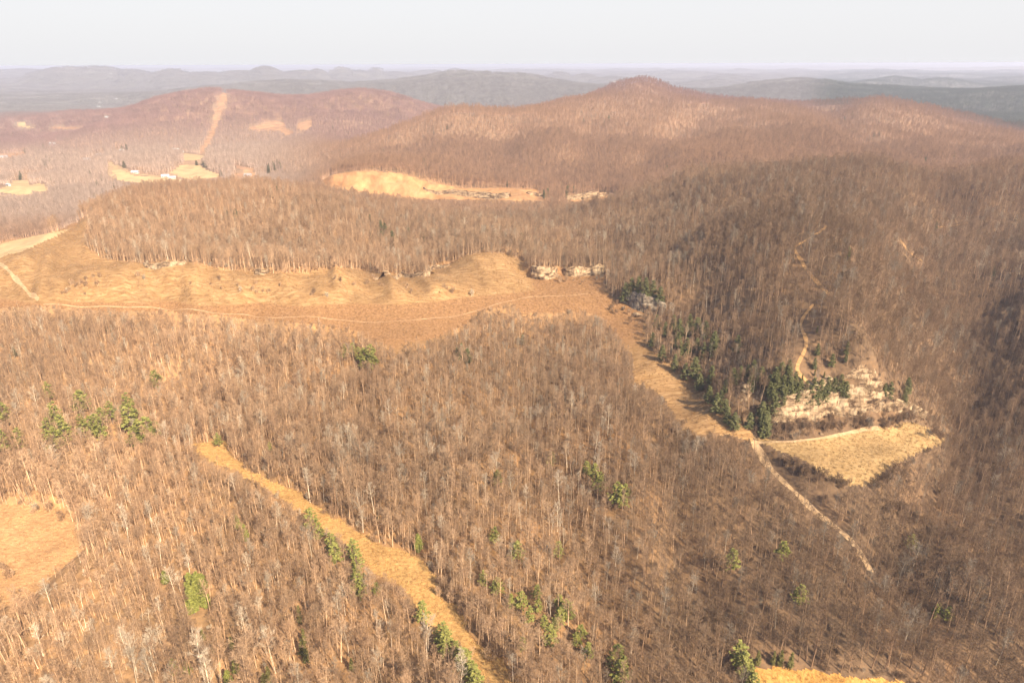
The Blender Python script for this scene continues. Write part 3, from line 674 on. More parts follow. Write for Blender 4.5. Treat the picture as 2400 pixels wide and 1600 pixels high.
def bare_tree(h, nl=15, ns=5, nt_=4, spread=0.30, low=0.42, forks=0, lod=0, wgt=1.0):
    """trunk and crown of a leafless hardwood; returns two MB"""
    T, C = MB(), MB()
    lean = np.array([random.uniform(-.05, .05), random.uniform(-.05, .05), 0])*h
    N = 7 if lod == 0 else 3
    def spine(t): return np.array([lean[0]*t*t + 0.018*h*math.sin(3.1*t+ph), lean[1]*t*t + 0.018*h*math.cos(2.7*t+ph), h*t])
    ph = random.uniform(0, 6)
    r0 = 0.0135*h*wgt
    T.tube([spine(t)-np.array([0, 0, 1.2 if t == 0 else 0]) for t in np.linspace(0, 0.93, N)], [r0*(1-0.86*t)+0.01 for t in np.linspace(0, 1, N)], 5 if lod == 0 else 3)
    for i in range(nl):
        t = low + (0.95-low)*((i+random.random())/nl)**0.9
        p = spine(t); az = i*2.4+random.uniform(-.6, .6)
        el = math.radians(random.uniform(34, 60) + 16*(t-low)/(1-low))
        L = h*spread*0.88*(1.15-0.75*(t-low)/(1-low))*random.uniform(0.7, 1.25)
        d = np.array([math.cos(az)*math.cos(el), math.sin(az)*math.cos(el), math.sin(el)])
        m1 = p + d*L*0.5; q = p + d*L + np.array([0, 0, 0.16*L])
        rl = r0*0.42*(1.15-t)
        if lod == 0: C.tube([p, m1, q], [rl, rl*0.6, 0.015], 3)
        else: C.blade(p, q, max(rl, 0.06))
        for j in range(ns):
            s_ = random.uniform(0.25, 1.0); a = p+(m1-p)*min(1, 2*s_) if s_ < 0.5 else m1+(q-m1)*(2*s_-1)
            d2 = d + rv()*0.75; d2[2] = abs(d2[2])*0.8+0.2; d2 /= np.linalg.norm(d2)
            l2 = L*random.uniform(0.3, 0.55); e = a+d2*l2
            if lod == 0: C.blade(a, e, 0.045)
            else: C.blade(a, e, 0.10)
            for k in range(nt_):
                u_ = random.uniform(0.2, 1.0); a3 = a+(e-a)*u_
                d3 = d2+rv()*0.9; d3[2] += 0.25; d3 /= np.linalg.norm(d3)
                C.blade(a3, a3+d3*random.uniform(0.6, 1.5)*(h/18), (0.032 if lod == 0 else 0.10)*wgt)
    return T, C
def merge(T, C):
    M = MB(); M.V = T.V + C.V; n0 = len(T.V)
    M.F = list(T.F)+[tuple(i+n0 for i in f) for f in C.F]; M.M = [0]*len(T.F)+[1]*len(C.F); return M

def conifer(h, kind):
    T, C = MB(), MB()
    low = {'pine': 0.28, 'hemlock': 0.1, 'cedar': 0.04, 'yellow': 0.12}[kind]
    wid = {'pine': 0.21, 'hemlock': 0.22, 'cedar': 0.15, 'yellow': 0.2}[kind]
    T.tube([(0, 0, -1), (0.05*h*random.uniform(-.3, .3), 0, h*0.5), (0, 0, h*0.97)], [0.016*h, 0.010*h, 0.02], 5)
    nw = int(h*(1.1 if kind == 'pine' else 1.7))
    for i in range(nw):
        t = low+(0.98-low)*i/(nw-1)
        prof = ((1-t)/(1-low))**(0.62 if kind != 'cedar' else 0.8)*(0.55+0.45*min(1, (t-low)/0.15+0.3))
        for k in range(random.randint(4, 6) if kind == 'pine' else random.randint(6, 8)):
            az = random.uniform(0, 2*math.pi); L = h*wid*prof*random.uniform(0.55, 1.15)+0.25
            el = math.radians(random.uniform(-8, 22) if kind == 'pine' else random.uniform(-15, 15) if kind == 'hemlock' else random.uniform(15, 50))
            d = np.array([math.cos(az)*math.cos(el), math.sin(az)*math.cos(el), math.sin(el)])
            p = np.array([0, 0, h*t]); q = p+d*L
            T.blade(p, q, 0.04)
            nc = max(3, int(L*(3.2 if kind == 'pine' else 4.5)))
            for c in range(nc):
                s_ = (0.3 if kind == 'pine' else 0.12)+0.9*random.random()**0.7
                cpos = p+(q-p)*min(s_, 1.05)+rv()*np.array([0.35, 0.35, 0.16])*(0.5+0.12*L)
                sz = random.uniform(0.22, 0.46)*(0.8 if kind in ('cedar', 'hemlock') else 1.0)
                for _ in range(2):
                    nrm = rv(); nrm[2] = abs(nrm[2])+0.5; nrm /= np.linalg.norm(nrm)
                    a = np.cross(nrm, rv()); a /= np.linalg.norm(a)+1e-9; c2 = np.cross(nrm, a)
                    C.quad(cpos, a*sz, c2*sz*random.uniform(0.35, 0.8))
    return T, C

# ------------------------------------------------------------------ ground sheet
V = np.c_[GX.ravel(), GY.ravel(), G.ravel()]
ii = np.arange(NL-1)[:, None]*NA + np.arange(NA-1)[None]
F = np.stack([ii, ii+NA, ii+NA+1, ii+1], -1).reshape(-1, 4)[:, ::-1]
F = F[:, [0, 1, 2, 3]]
ground = mesh_obj('ground', V, np.ascontiguousarray(F), m_ground, smooth_=True)
tag(ground, kind='structure')
def soil_colour(x, y):
    r = np.hypot(x, y)
    n1 = vnoise(x, y, 60, 51)[:, None]; n2 = vnoise(x, y, 170, 52)[:, None]
    near = np.array([0.31, 0.185, 0.092])*(1-n1*0.35) + np.array([0.02, 0.0, -0.01])*n2
    mid = np.array([0.27, 0.17, 0.105])*(1.15-n1*0.3)
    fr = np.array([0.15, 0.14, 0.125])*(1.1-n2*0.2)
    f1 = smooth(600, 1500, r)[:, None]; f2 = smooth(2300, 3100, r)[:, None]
    rt = smooth(-0.05, 0.45, np.arctan2(x, y))[:, None]*(1-f1)  # right: browner litter, with the vignette darkening put into its colour
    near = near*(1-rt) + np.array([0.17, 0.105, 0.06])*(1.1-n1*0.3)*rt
    lf = ((1-smooth(-0.45, 0.02, np.arctan2(x, y)))*(1-smooth(500, 900, r)))[:, None]  # left: haze and flare brightness painted into the soil
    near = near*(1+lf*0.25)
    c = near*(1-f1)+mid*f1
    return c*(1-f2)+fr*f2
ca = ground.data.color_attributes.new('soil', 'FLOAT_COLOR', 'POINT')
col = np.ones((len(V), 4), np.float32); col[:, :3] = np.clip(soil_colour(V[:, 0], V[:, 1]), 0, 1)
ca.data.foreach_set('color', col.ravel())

# clearings as thin sheets lying on the ground
Fc = V[F].mean(1)
selr = (Fc[:, 1] > 100) & (Fc[:, 1] < 3200) & (np.abs(Fc[:, 0]) < 2500)
idx = np.nonzero(selr)[0]
lab = region_mask(Fc[idx, 0], Fc[idx, 1], Fc[idx, 2])
SHEET = {'left_clearing': 'meadow', 'strip': 'grass_strip', 'bench': 'mine_bench_ground', 'right_meadow': 'meadow', 'bottom_field': 'field', 'mined_band': 'spoil_bank_ground', 'mined_band_b': 'spoil_bank_ground', 'power_line_cut': 'power_line_clearing_ground', 'gully_patch': 'grass_patch_ground', 'hill_patch': 'grass_patch_ground', 'hill_patch_b': 'grass_patch_ground', 'valley_a': 'valley_ground'}
LABEL = {'left_clearing': 'tan dry meadow cut by the left edge of the photo', 'strip': 'golden grassy strip running between the near woods', 'bench': 'long brown and tan mined bench curving round the near woods',
 'right_meadow': 'dry grass meadow below the sandstone cliff', 'bottom_field': 'bright golden field cut by the bottom edge', 'mined_band': 'orange bare spoil bank below the far ridge'}
nrm = ground.data.polygon_normals if hasattr(ground.data, 'polygon_normals') else None
for k, (nm, (kind, n0, n1, poly)) in enumerate(REG.items()):
    fi = idx[lab == k]
    if len(fi) < 2: print('EMPTY REGION', nm); continue
    fs = F[fi]; uq, inv = np.unique(fs.ravel(), return_inverse=True)
    VV = V[uq].copy(); VV[:, 2] += 0.06 + 0.00006*VV[:, 1]
    o = mesh_obj(SHEET.get(nm, 'field'), VV, inv.reshape(-1, 4), GM[kind], smooth_=True)
    tag(o, LABEL.get(nm), kind='structure')
    if kind == 'bench':
        gold = 1-smooth(345, 415, VV[:, 1])
        a_ = o.data.attributes.new('floor', 'FLOAT', 'POINT')
        a_.data.foreach_set('value', (np.maximum(1-smooth(52.0, 54.5, VV[:, 2]), smooth(5, 25, VV[:, 0]))*(1-gold)).astype(np.float32))
for (nm, w, ymin, colr, pts), s in zip(TRACKS, tr_pts):
    t = np.gradient(s, axis=0); t /= np.linalg.norm(t, axis=1)[:, None]+1e-9; nrm2 = np.c_[-t[:, 1], t[:, 0]]
    ww = w*(0.55+0.9*vnoise(s[:, 0], s[:, 1], 7, 60))
    rows = []
    offs = np.linspace(-0.5, 0.5, 5)
    for q in offs:
        p = s + nrm2*(ww*q)[:, None]
        rows.append(np.c_[p, height(p[:, 0], p[:, 1]) + 0.12 + 0.0002*p[:, 1]])
    VV = np.stack(rows, 1).reshape(-1, 3); m_ = len(s)
    ii = (np.arange(m_-1)[:, None]*5 + np.arange(4)[None]).ravel()
    FF = np.stack([ii, ii+1, ii+6, ii+5], -1)
    tag(mesh_obj(nm, VV, FF[:, ::-1].copy(), GM[colr], smooth_=True), kind='structure')

# ------------------------------------------------------------------ where trees stand
def scatter(r0, r1, sp):
    """jittered points, about one per sp*sp metres, in the wedge ahead of the camera"""
    y0, y1 = r0*0.6, r1
    xs = np.arange(-r1*0.95, r1*0.95, sp); ys = np.arange(y0, y1, sp)
    X, Y = np.meshgrid(xs, ys); X = X.ravel(); Y = Y.ravel()
    X = X + rng.uniform(-.5, .5, X.size)*sp*0.95; Y = Y + rng.uniform(-.5, .5, Y.size)*sp*0.95
    r = np.hypot(X, Y); an = np.arctan2(X, Y)
    lim = np.where(r < 400, 1.0, 0.85)
    m = (r >= r0) & (r < r1) & (np.abs(an) < lim)
    return X[m], Y[m]
def keep_wood(x, y, h, track=True, grow=1.0, rad=0):
    z = height(x, y)
    m = region_mask(x, y, z) < 0
    for f_ in (0.3, 0.6, 0.9): m &= region_mask(x, y, z+h*f_*grow) < 0
    if rad:
        for dx_, dy_ in ((rad, 0), (-rad, 0), (0, rad), (0, -rad)): m &= region_mask(x+dx_, y+dy_, height(x+dx_, y+dy_)+h*0.5) < 0
    if track: m &= ~near_track(x, y, 1.6)
    j = np.nonzero(m)[0]; m[j] &= clear_of(x[j], y[j], z[j], h[j] if np.ndim(h) else h)
    return m, z
def wood_colour(x, y, n):
    r = np.hypot(x, y); an = np.arctan2(x, y)
    j = rng.random((n, 1)); k = rng.random((n, 1)); reg = vnoise(x, y, 90, 70)[:, None]
    a = np.array([0.43, 0.295, 0.19]); b = np.array([0.33, 0.21, 0.128]); c = np.array([0.46, 0.38, 0.29])
    near = a*(1-j)+b*j; near = np.where(k > 0.9, c, near); near = near*(0.66+0.6*rng.random((n, 1)))
    near = near*(1.1-0.35*reg)
    rt = (smooth(-0.02, 0.4, an)*(1-smooth(900, 1500, r)))[:, None]  # right-hand woods: browner trees, plus vignette darkening put into the bark colour
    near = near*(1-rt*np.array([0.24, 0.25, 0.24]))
    lf = ((1-smooth(-0.45, 0.02, an))*(1-smooth(900, 1500, r)))[:, None]  # left-hand woods: brightness of haze and flare painted into the bark colour
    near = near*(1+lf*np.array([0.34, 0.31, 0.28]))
    mid = np.array([0.36, 0.22, 0.14])*(0.72+0.56*rng.random((n, 1)))
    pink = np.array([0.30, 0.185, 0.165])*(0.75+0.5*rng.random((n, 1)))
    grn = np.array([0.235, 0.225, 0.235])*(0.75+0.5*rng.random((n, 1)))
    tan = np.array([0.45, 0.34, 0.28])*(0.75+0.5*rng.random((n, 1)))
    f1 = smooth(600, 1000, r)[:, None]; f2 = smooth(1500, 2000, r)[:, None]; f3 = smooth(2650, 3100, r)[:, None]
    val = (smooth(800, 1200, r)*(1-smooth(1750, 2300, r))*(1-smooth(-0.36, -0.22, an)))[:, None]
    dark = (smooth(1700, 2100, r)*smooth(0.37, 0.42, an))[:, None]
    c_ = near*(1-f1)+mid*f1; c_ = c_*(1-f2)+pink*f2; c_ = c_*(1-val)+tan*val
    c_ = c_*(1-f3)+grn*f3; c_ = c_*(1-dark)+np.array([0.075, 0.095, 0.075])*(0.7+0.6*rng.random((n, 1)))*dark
    return np.clip(c_*np.array([1.02, 0.985, 0.93]), 0.01, 1)

def gn_scatter(name, pts, rot, scl, idx, tcol, protos, label, cat):
    me = bpy.data.meshes.new(name); n = len(pts)
    me.vertices.add(n); me.vertices.foreach_set('co', np.asarray(pts, np.float32).ravel())
    a = me.attributes.new('rot', 'FLOAT_VECTOR', 'POINT'); a.data.foreach_set('vector', np.asarray(rot, np.float32).ravel())
    a = me.attributes.new('scl', 'FLOAT_VECTOR', 'POINT'); a.data.foreach_set('vector', np.asarray(scl, np.float32).ravel())
    a = me.attributes.new('idx', 'INT', 'POINT'); a.data.foreach_set('value', np.asarray(idx, np.int32))
    a = me.attributes.new('tcol', 'FLOAT_COLOR', 'POINT'); a.data.foreach_set('color', np.c_[tcol, np.ones(n)].astype(np.float32).ravel())
    coll = bpy.data.collections.new(name+'_kinds')
    for i, p in enumerate(protos):
        p.name = '%02d_' % i + p.name; coll.objects.link(p)
    o = bpy.data.objects.new(name, me); scene.collection.objects.link(o)
    ng = bpy.data.node_groups.new(name, 'GeometryNodeTree')
    ng.interface.new_socket('Geometry', in_out='INPUT', socket_type='NodeSocketGeometry')
    ng.interface.new_socket('Geometry', in_out='OUTPUT', socket_type='NodeSocketGeometry')
    N = ng.nodes; L = ng.links
    gi = N.new('NodeGroupInput'); go = N.new('NodeGroupOutput')
    ci = N.new('GeometryNodeCollectionInfo'); ci.inputs['Collection'].default_value = coll
    ci.inputs['Separate Children'].default_value = True; ci.inputs['Reset Children'].default_value = True
    ip = N.new('GeometryNodeInstanceOnPoints'); ip.inputs['Pick Instance'].default_value = True
    def na(nm, ty):
        q = N.new('GeometryNodeInputNamedAttribute'); q.data_type = ty; q.inputs['Name'].default_value = nm; return q.outputs['Attribute']
    e2r = N.new('FunctionNodeEulerToRotation')
    L.new(gi.outputs[0], ip.inputs['Points']); L.new(ci.outputs[0], ip.inputs['Instance'])
    L.new(na('idx', 'INT'), ip.inputs['Instance Index']); L.new(na('rot', 'FLOAT_VECTOR'), e2r.inputs[0]); L.new(e2r.outputs[0], ip.inputs['Rotation'])
    L.new(na('scl', 'FLOAT_VECTOR'), ip.inputs['Scale']); L.new(ip.outputs[0], go.inputs[0])
    md = o.modifiers.new('scatter', 'NODES'); md.node_group = ng
    tag(o, label, cat, kind='stuff')
    print(name, n)
    return o

# prototypes: 0-7 full trees, 8-9 shrubs, 10-13 clumps of distant trees
near_protos = []; pair_protos = []
specs = [(19, 15, 6, 8, .22, .42), (21, 16, 6, 8, .20, .45), (17, 15, 6, 8, .27, .36), (22, 14, 6, 8, .19, .5), (18, 18, 6, 7, .25, .36), (20, 13, 7, 8, .30, .38), (16, 13, 6, 8, .24, .3), (23, 16, 6, 8, .21, .47)]
for (h, nl, ns, n3, sp, low) in specs:
    T, C = bare_tree(h, nl, ns, n3, sp, low)
    pair_protos.append((T, C, h))
    near_protos.append(merge(T, C).build('bare_tree', [m_bark_i, m_twig_i], link=False))
for h in (5.0, 4.0):
    M = MB()
    for k in range(7):
        T, C = bare_tree(h*random.uniform(.7, 1), 6, 4, 3, .36, .2, lod=1)
        az = random.uniform(0, 6.3); off = np.array([math.cos(az), math.sin(az), 0])*random.uniform(0, .9)
        m2 = merge(T, C); n0 = len(M.V)
        for p in m2.V:
            q = p+off; q[:2] += off[:2]*max(p[2], 0)*0.22; M.V.append(q)
        M.F += [tuple(i+n0 for i in f) for f in m2.F]; M.M += m2.M
    near_protos.append(M.build('bare_shrub', [m_bark_i, m_twig_i], link=False))
def clump(size, count, cw):
    M = MB()
    for k in range(count):
        T, C = bare_tree(random.uniform(15, 21), 9, 4, 2, .25, .35, lod=1, wgt=1.0)
        m2 = merge(T, C); n0 = len(M.V); off = np.array([random.uniform(-.5, .5)*size, random.uniform(-.5, .5)*size, 0])
        M.V += [p+off for p in m2.V]; M.F += [tuple(i+n0 for i in f) for f in m2.F]; M.M += m2.M
    return M
for k in range(4):
    near_protos.append(clump(26, 18, 1).build('tree_clump', [m_bark_i, m_twig_i], link=False))

pts = []; scl = []; rot = []; idx_ = []; cols = []
def add(x, y, z, s, ids, rz=None, tilt=None):
    k = len(x); pts.append(np.c_[x, y, z]); scl.append(s if s.ndim == 2 else np.c_[s, s, s])
    rr = np.zeros((k, 3)); rr[:, 2] = rng.uniform(0, 6.283, k)
    if tilt is not None: rr[:, :2] = tilt
    else: rr[:, :2] = rng.normal(0, 0.03, (k, 2))
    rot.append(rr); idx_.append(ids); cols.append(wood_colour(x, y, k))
x, y = scatter(100, 1300, 3.05)
z = height(x, y)
hs = (0.46+0.34*rng.random(x.size)**1.4)*(0.8+0.35*vnoise(x, y, 60, 81))
corner = (1-smooth(165, 215, np.hypot(x, y)))*(1-smooth(-90, -40, x)); hs = hs*(1+0.75*corner)
hs = hs*(1-0.35*smooth(70, 80, x)*(1-smooth(125, 140, x))*smooth(290, 310, y)*(1-smooth(420, 450, y)))
_c, _h, _n = cliff_feet[0][:3]
for q in range(0, len(_c), 3):                       # low scrub at the foot of the big cliff
    nearc = (np.hypot(x-_c[q, 0], y-_c[q, 1]) < 13) & ((x-_c[q, 0])*_n[q, 0]+(y-_c[q, 1])*_n[q, 1] < 1)
    hs[nearc] = np.minimum(hs[nearc], 0.31)
dens = vnoise(x, y, 40, 80); m = (rng.random(x.size) < 0.72+0.5*dens) & (rng.random(x.size) > 0.35*corner)
x, y, z, hs = x[m], y[m], z[m], hs[m]
ids = rng.integers(0, 8, x.size)
m, z = keep_wood(x, y, hs*np.array([q[0] for q in specs])[ids])
x, y, z, hs, ids = x[m], y[m], z[m], hs[m], ids[m]
near = (x, y, z, hs)

# the 300 nearest that stand in the picture become trees of their own
u_, v_ = project(x, y, z+6.0)
inside = (u_ > 10) & (u_ < 2390) & (v_ < 1590) & (v_ > 0)
dist = np.sqrt(x*x+y*y+(z-ZC)**2)
order = np.argsort(np.where(inside, dist, 1e9))[:300]
single = np.zeros(x.size, bool); single[order] = True
g = ~single
add(x[g], y[g], z[g], hs[g], ids[g])

pair_objs = []
for T, C, h in pair_protos:
    pair_objs.append((T.build('trunk', m_bark_s, link=False).data, C.build('crown', m_twig_s, link=False).data))
def bare_label(u, v):
    if u < 330: return 'tall pale trunked bare tree in the lower left corner below the tan meadow'
    if u < 700: return 'bare grey brown tree in the bottom edge woods left of the golden grass strip'
    if u < 1150: return 'bare tree close beside the lower end of the golden grass strip'
    if u < 1500: return 'bare tree among the pines at bottom centre, right of the grass strip'
    if u < 1780: return 'bare tree in the bottom edge woods just left of the bright golden field'
    if u < 2150: return 'bare tree standing behind or beside the bright golden field at the bottom edge'
    return 'bare tree in the brown woods of the lower right corner'
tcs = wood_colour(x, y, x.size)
for k in order:
    e = bpy.data.objects.new('bare_tree', None); scene.collection.objects.link(e)
    e.location = (x[k], y[k], z[k]); e.rotation_euler = (random.gauss(0, .03), random.gauss(0, .03), random.uniform(0, 6.28)); e.scale = (hs[k],)*3
    e.empty_display_size = 1
    L_ = bare_label(u_[k], v_[k]); tag(e, L_, 'bare tree', L_)
    td, cd = pair_objs[ids[k]]
    for nm, dd in (('trunk', td), ('crown', cd)):
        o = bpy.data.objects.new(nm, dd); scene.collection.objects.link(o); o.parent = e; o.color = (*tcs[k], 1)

# saplings and thin understorey, then the woods farther off
x, y = scatter(100, 620, 4.2)
m, z = keep_wood(x, y, 4.0); x, y, z = x[m], y[m], z[m]
add(x, y, z, 0.14+0.2*rng.random(x.size), rng.integers(0, 8, x.size))
x, y = scatter(100, 620, 8.0)
m, z = keep_wood(x, y, 3.0); x, y, z = x[m], y[m], z[m]
add(x, y, z, 0.3+0.4*rng.random(x.size), rng.integers(8, 10, x.size))
x, y = scatter(100, 560, 2.3)          # brush along the edges of the clearings
z = height(x, y); m = region_mask(x, y, z) < 0; edge = np.zeros(x.size, bool)
for dx_, dy_ in ((0, -5), (0, -9), (5, -2), (-5, -2), (0, 4)):
    edge |= region_mask(x+dx_, y+dy_, height(x+dx_, y+dy_)) >= 0
m &= edge & (rng.random(x.size) < 0.55) & ~near_track(x, y, 1.2); x, y, z = x[m], y[m], z[m]
m = region_mask(x, y, z+1.6) < 0; x, y, z = x[m], y[m], z[m]
br = rng.random(x.size) < 0.5
add(x, y, z, np.where(br, 0.35+0.5*rng.random(x.size), 0.12+0.2*rng.random(x.size)), np.where(br, rng.integers(8, 10, x.size), rng.integers(0, 8, x.size)))
x, y = scatter(1300, 2150, 6.0)
m, z = keep_wood(x, y, 12.0); x, y, z = x[m], y[m], z[m]
add(x, y, z, (0.55+0.35*rng.random(x.size)), rng.integers(0, 8, x.size))
# farther woods: clumps
def slope_tilt(x, y, e):
    gx = (height(x+e, y)-height(x-e, y))/(2*e); gy = (height(x, y+e)-height(x, y-e))/(2*e)
    return gx, gy
for (r0, r1, sp, sc) in ((2150, 3600, 17.0, 1.0), (3600, 7000, 38.0, 1.0), (7000, 14000, 90.0, 1.0)):
    x, y = scatter(r0, r1, sp)
    m, z = keep_wood(x, y, 14.0, track=r0 < 3000, grow=1.0, rad=9 if r0 < 3000 else 0)
    x, y, z = x[m], y[m], z[m]
    # leave out what lies well hidden behind ridges? keep all: cheap
    k = x.size; s = np.c_[np.full(k, sp/22.0), np.full(k, sp/22.0), (0.62+0.25*rng.random(k))*(1.0 if sp < 80 else 1.5)]
    add(x, y, z-1.0, s, rng.integers(10, 14, k))
    gx, gy = slope_tilt(x, y, sp*0.6)
    # tilt so that the clump follows the slope: rotate about z first, so express the tilt after rz
    rz = rot[-1][:, 2]
    rr = rot[-1]; ax = np.cos(rz)*gx+np.sin(rz)*gy; ay = -np.sin(rz)*gx+np.cos(rz)*gy
    # euler XYZ applies x, y first and z last, so tilt in the turned frame
    rr[:, 0] = np.arctan(ay)*0.8; rr[:, 1] = -np.arctan(ax)*0.8
# shrubs along edges and cliff feet
BRUSH = [((1810,1010),(2160,990),260,60),((1690,960),(1800,1010),260,26),((2170,1010),(2260,1060),240,25),((1850,1085),(1990,1150),200,30),((2040,1150),(2120,1090),200,16),((1300,660),(1430,650),450,10),((1430,715),(1500,760),350,16),((1530,810),(1720,980),280,40),((0,1330),(20,1360),180,6),((170,1205),(60,1195),220,8),((120,690),(230,660),430,14),((780,660),(1100,690),430,14),((300,640),(800,700),430,18),((560,1070),(900,1270),200,26),((1000,1340),(1180,1560),140,22),((1560,990),(1620,1050),250,30),((2070,1180),(2200,1260),190,30)]
bx = []
for (a, b_, ymin, cnt) in BRUSH:
    for k in range(cnt):
        t = random.random(); p = at(a[0]+(b_[0]-a[0])*t+random.gauss(0, 10), a[1]+(b_[1]-a[1])*t+random.gauss(0, 7), 0, ymin*0.8); bx.append(p)
bx = np.array(bx); add(bx[:, 0], bx[:, 1], bx[:, 2], rng.uniform(0.5, 1.1, len(bx)), rng.integers(8, 10, len(bx)))
gn_scatter('forest', np.concatenate(pts), np.concatenate(rot), np.concatenate(scl), np.concatenate(idx_), np.concatenate(cols), near_protos,
           'leafless brown winter forest covering the hills beyond the nearest trees', 'forest')

# ------------------------------------------------------------------ dry grass
m_tuft = bark('dry_grass_blades', False, 1.0)
tp = []
for k in range(4):
    M = MB()
    for q in range(16):
        p = np.array([random.gauss(0, .28), random.gauss(0, .28), -0.05]); h = random.uniform(.35, .8)
        M.blade(p, p+np.array([random.gauss(0, .2), random.gauss(0, .2), h]), 0.05)
    tp.append(M.build('grass_tuft', m_tuft, link=False))
gp = []; gc = []
for nm, sp, c in (('left_clearing', 1.25, (0.46, 0.27, 0.13)), ('strip', 1.1, (0.52, 0.31, 0.12)), ('right_meadow', 1.3, (0.36, 0.235, 0.105)), ('bottom_field', 0.9, (0.64, 0.36, 0.1)), ('bench', 1.9, (0.29, 0.17, 0.08))):
    kind, n0, n1, poly = REG[nm]
    q = Fc[idx][lab == list(REG).index(nm)]
    x0, x1, y0, y1 = q[:, 0].min(), q[:, 0].max(), q[:, 1].min(), q[:, 1].max()
    X, Y = np.meshgrid(np.arange(x0, x1, sp), np.arange(y0, y1, sp)); X = X.ravel(); Y = Y.ravel()
    X = X+rng.uniform(-.6, .6, X.size)*sp; Y = Y+rng.uniform(-.6, .6, X.size)*sp
    Z = height(X, Y); mm = region_mask(X, Y, Z) == list(REG).index(nm); X, Y, Z = X[mm], Y[mm], Z[mm]
    mm = ~near_track(X, Y, 0.2) & (rng.random(X.size) < 0.35+0.9*vnoise(X, Y, 5, 90)); X, Y, Z = X[mm], Y[mm], Z[mm]
    gp.append(np.c_[X, Y, Z]); gc.append(np.array(c)*(0.7+0.6*rng.random((X.size, 1))))
gp = np.concatenate(gp); gc = np.concatenate(gc); k = len(gp)
sc_ = rng.uniform(0.7, 1.5, k)
gn_scatter('dry_grass', gp, np.c_[np.zeros(k), np.zeros(k), rng.uniform(0, 6.28, k)], np.c_[sc_, sc_, sc_], rng.integers(0, 4, k), np.clip(gc, 0, 1), tp,
           'dry tan winter grass tufts on the clearings and the bench', 'grass')


# ------------------------------------------------------------------ evergreens, each a tree of its own
MK = {'pine': m_pine, 'yellow': m_yellow, 'cedar': m_cedar, 'hemlock': m_hem}
EP = {}
for kind in MK:
    EP[kind] = []
    for k in range(3):
        T, C = conifer(12.0, kind)
        EP[kind].append((T.build('trunk', m_pbark, link=False).data, C.build('crown', MK[kind], link=False).data))
for kind, hh, lb, grp, x_, y_, z_ in ever:
    nm = {'pine': 'pine_tree', 'yellow': 'pine_tree', 'cedar': 'cedar_tree', 'hemlock': 'evergreen_tree'}[kind]
    e = bpy.data.objects.new(nm, None); scene.collection.objects.link(e)
    w_ = random.uniform(1.05, 1.5)*hh/12
    e.location = (x_, y_, z_); e.scale = (w_, w_, hh/12); e.rotation_euler = (0, 0, random.uniform(0, 6.28))
    tag(e, lb, {'pine': 'pine tree', 'yellow': 'pine tree', 'cedar': 'cedar tree', 'hemlock': 'evergreen tree'}[kind], grp)
    td, cd = random.choice(EP[kind])
    for n_, dd in (('trunk', td), ('crown', cd)):
        o = bpy.data.objects.new(n_, dd); scene.collection.objects.link(o); o.parent = e

# ------------------------------------------------------------------ rock faces
for ci, (c, hz_, nb, lb, grey) in enumerate(cliff_feet):
    nS = len(c); nT = 26; rows = []
    s_len = np.r_[0, np.cumsum(np.hypot(*np.diff(c, axis=0).T))]
    jag = 1 + 0.18*fbm(s_len, s_len*0+ci*50, 7.0, 3, 100)
    foot = height(c[:, 0]-nb[:, 0]*1.0, c[:, 1]-nb[:, 1]*1.0)
    Hh = hz_*np.clip(jag, 0.6, 1.25)
    prof = [(-0.15, 0.0)] + [(t, t*0.22) for t in np.linspace(0, 1, nT)]
    for t, back in prof:
        zz = foot + Hh*t
        blk = np.floor(zz/2.3 + 0.6*vnoise(s_len, zz*0, 9, 101+ci))
        off = 1.1*(vnoise(s_len+blk*17.3, blk*5.1, 4.5, 102+ci)-0.5) + 0.9*fbm(s_len, zz*0.7, 5.0, 3, 103+ci) + 1.2*(vnoise(s_len, s_len*0, 11.0, 104+ci)-0.5) + 0.45*np.where((s_len*0.35+blk*0.37) % 1 < 0.12, -1.6, 0)
        off = off*np.minimum(1, Hh/8)*(0.5 if c[0, 1] > 600 else 1)
        fade = np.clip(np.minimum(np.arange(nS), nS-1-np.arange(nS))/4.0, 0, 1)
        d = back*Hh - off*fade - 0.3
        d = d + (1-fade)*2.5
        rows.append(np.c_[c + nb*d[:, None], zz])
    top = rows[-1]
    p = top[:, :2] + nb*4.0; zt = np.minimum(top[:, 2]+0.3, height(p[:, 0], p[:, 1])+0.6)
    rows.append(np.c_[p, np.minimum(zt, top[:, 2]+0.5)])
    p = top[:, :2] + nb*7.0; rows.append(np.c_[p, height(p[:, 0], p[:, 1])-1.0])
    p = top[:, :2] + nb*7.0; rows.append(np.c_[p, foot-2])
    VV = np.stack(rows, 0).reshape(-1, 3); m_ = len(rows)
    ii = (np.arange(m_-1)[:, None]*nS + np.arange(nS-1)[None]).ravel()
    o = mesh_obj('rock_face', VV, np.stack([ii, ii+1, ii+nS+1, ii+nS], -1), m_rock_grey if grey else m_rock)
    tag(o, lb, None, None, 'structure')
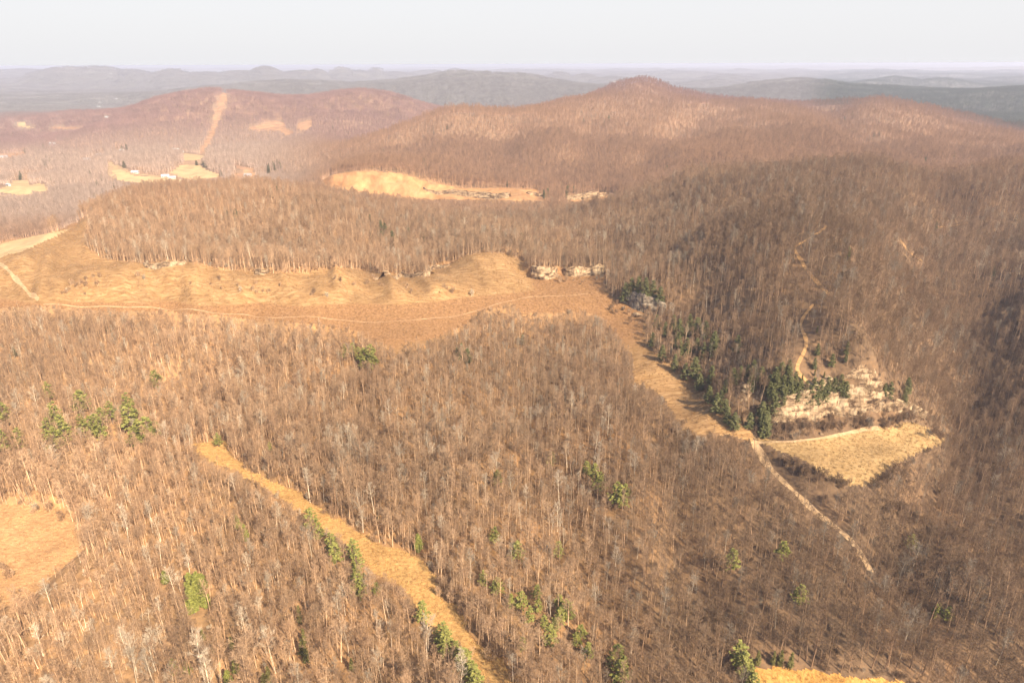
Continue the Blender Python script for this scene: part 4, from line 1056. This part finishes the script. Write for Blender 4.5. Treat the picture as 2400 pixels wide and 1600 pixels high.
# fallen blocks
def boulder(r):
    import bmesh
    bm = bmesh.new(); bmesh.ops.create_icosphere(bm, subdivisions=2, radius=r)
    ax = [rv() for _ in range(7)]
    for v_ in bm.verts:
        p = np.array(v_.co)
        for a in ax:
            d = p@a - r*0.62
            if d > 0: p = p - a*d*0.85
        v_.co = p*np.array([1.25, 1.0, 0.75])
    me = bpy.data.meshes.new('boulder'); bm.to_mesh(me); bm.free(); me.materials.append(m_rock); return me
BOUL = [(1488,738,1.8,'pale boulder fallen below the shaded grey rocks, left one'),(1497,741,2.4,'larger pale boulder fallen below the shaded grey rocks'),(1461,722,1.3,'small pale boulder on the bench floor left of the grey rocks'),
 (1852,1020,1.2,'small pale boulder among bushes left of the right meadow'),(1925,1017,1.0,'small pale boulder at the back edge of the right meadow'),(1622,843,1.2,'single white boulder on the slope right of the bench')]
for u, v, r, lb in BOUL:
    o = bpy.data.objects.new('boulder', boulder(r)); scene.collection.objects.link(o); o.location = at(u, v, 0, 200); o.location.z += r*0.35; o.rotation_euler = (0, 0, random.uniform(0, 6)); tag(o, lb, 'boulder')

# ------------------------------------------------------------------ houses of the valley
m_wall, _, _ = mat('white_siding', (0.5, 0.48, 0.46)); m_roof, _, _ = mat('pale_metal_roof', (0.45, 0.45, 0.47), 0.5); m_roof2, _, _ = mat('grey_shingle_roof', (0.3, 0.27, 0.27)); m_dark, _, _ = mat('window_glass', (0.05, 0.06, 0.07), 0.2); m_door, _, _ = mat('house_door_paint', (0.25, 0.12, 0.08))
for i, ((x_, y_, z_), L_, lb) in enumerate(hs_pos):
    e = bpy.data.objects.new('house', None); scene.collection.objects.link(e); e.location = (x_, y_, z_-0.3); e.rotation_euler = (0, 0, random.uniform(-.5, .5))
    tag(e, lb, 'shed' if 'shed' in lb else 'building' if 'building' in lb else 'house')
    if 'shed' in lb: e.name = 'shed'
    L_ = L_*0.72; w2 = L_/2; dd = min(9.0, L_*0.6)/2; hw = 3.2 if L_ < 30 else 6.0
    a = MB(); a.box(-w2, w2, -dd, dd, -2, hw); wl = a.build('wall', m_wall, e)
    a = MB(); rh = hw+dd*0.55; b0 = 0
    a.V = [np.array(p, float) for p in ((-w2-.5,-dd-.5,hw-.1),(w2+.5,-dd-.5,hw-.1),(w2+.5,dd+.5,hw-.1),(-w2-.5,dd+.5,hw-.1),(-w2-.5,0,rh),(w2+.5,0,rh))]
    a.F = [(0,1,5,4),(2,3,4,5),(0,4,3),(1,2,5),(0,3,2,1)]; a.M = [0]*5
    a.build('roof', m_roof if i % 3 else m_roof2, e)
    for wx in (-w2*0.6, w2*0.55):
        a = MB(); a.box(wx-.9, wx+.9, -dd-.06, -dd+.02, hw*.35, hw*.75); a.build('window', m_dark, e)
    a = MB(); a.box(-.6, .6, -dd-.07, -dd+.02, 0.2, 2.4); a.build('door', m_door, e)
# ------------------------------------------------------------------ haze
hz = MB(); zlow = float(G.min())-1.0
hz.box(-46000, 46000, -3000, 46000, zlow, ZC+2.5)
mh = bpy.data.materials.new('haze'); mh.use_nodes = True; t = mh.node_tree; t.nodes.clear()
pv = t.nodes.new('ShaderNodeVolumePrincipled'); ou = t.nodes.new('ShaderNodeOutputMaterial')
pv.inputs['Color'].default_value = (0.77, 0.79, 0.95, 1); pv.inputs['Density'].default_value = HAZE; pv.inputs['Anisotropy'].default_value = 0.1
t.links.new(pv.outputs[0], ou.inputs['Volume'])
tag(hz.build('haze', mh), kind='stuff')
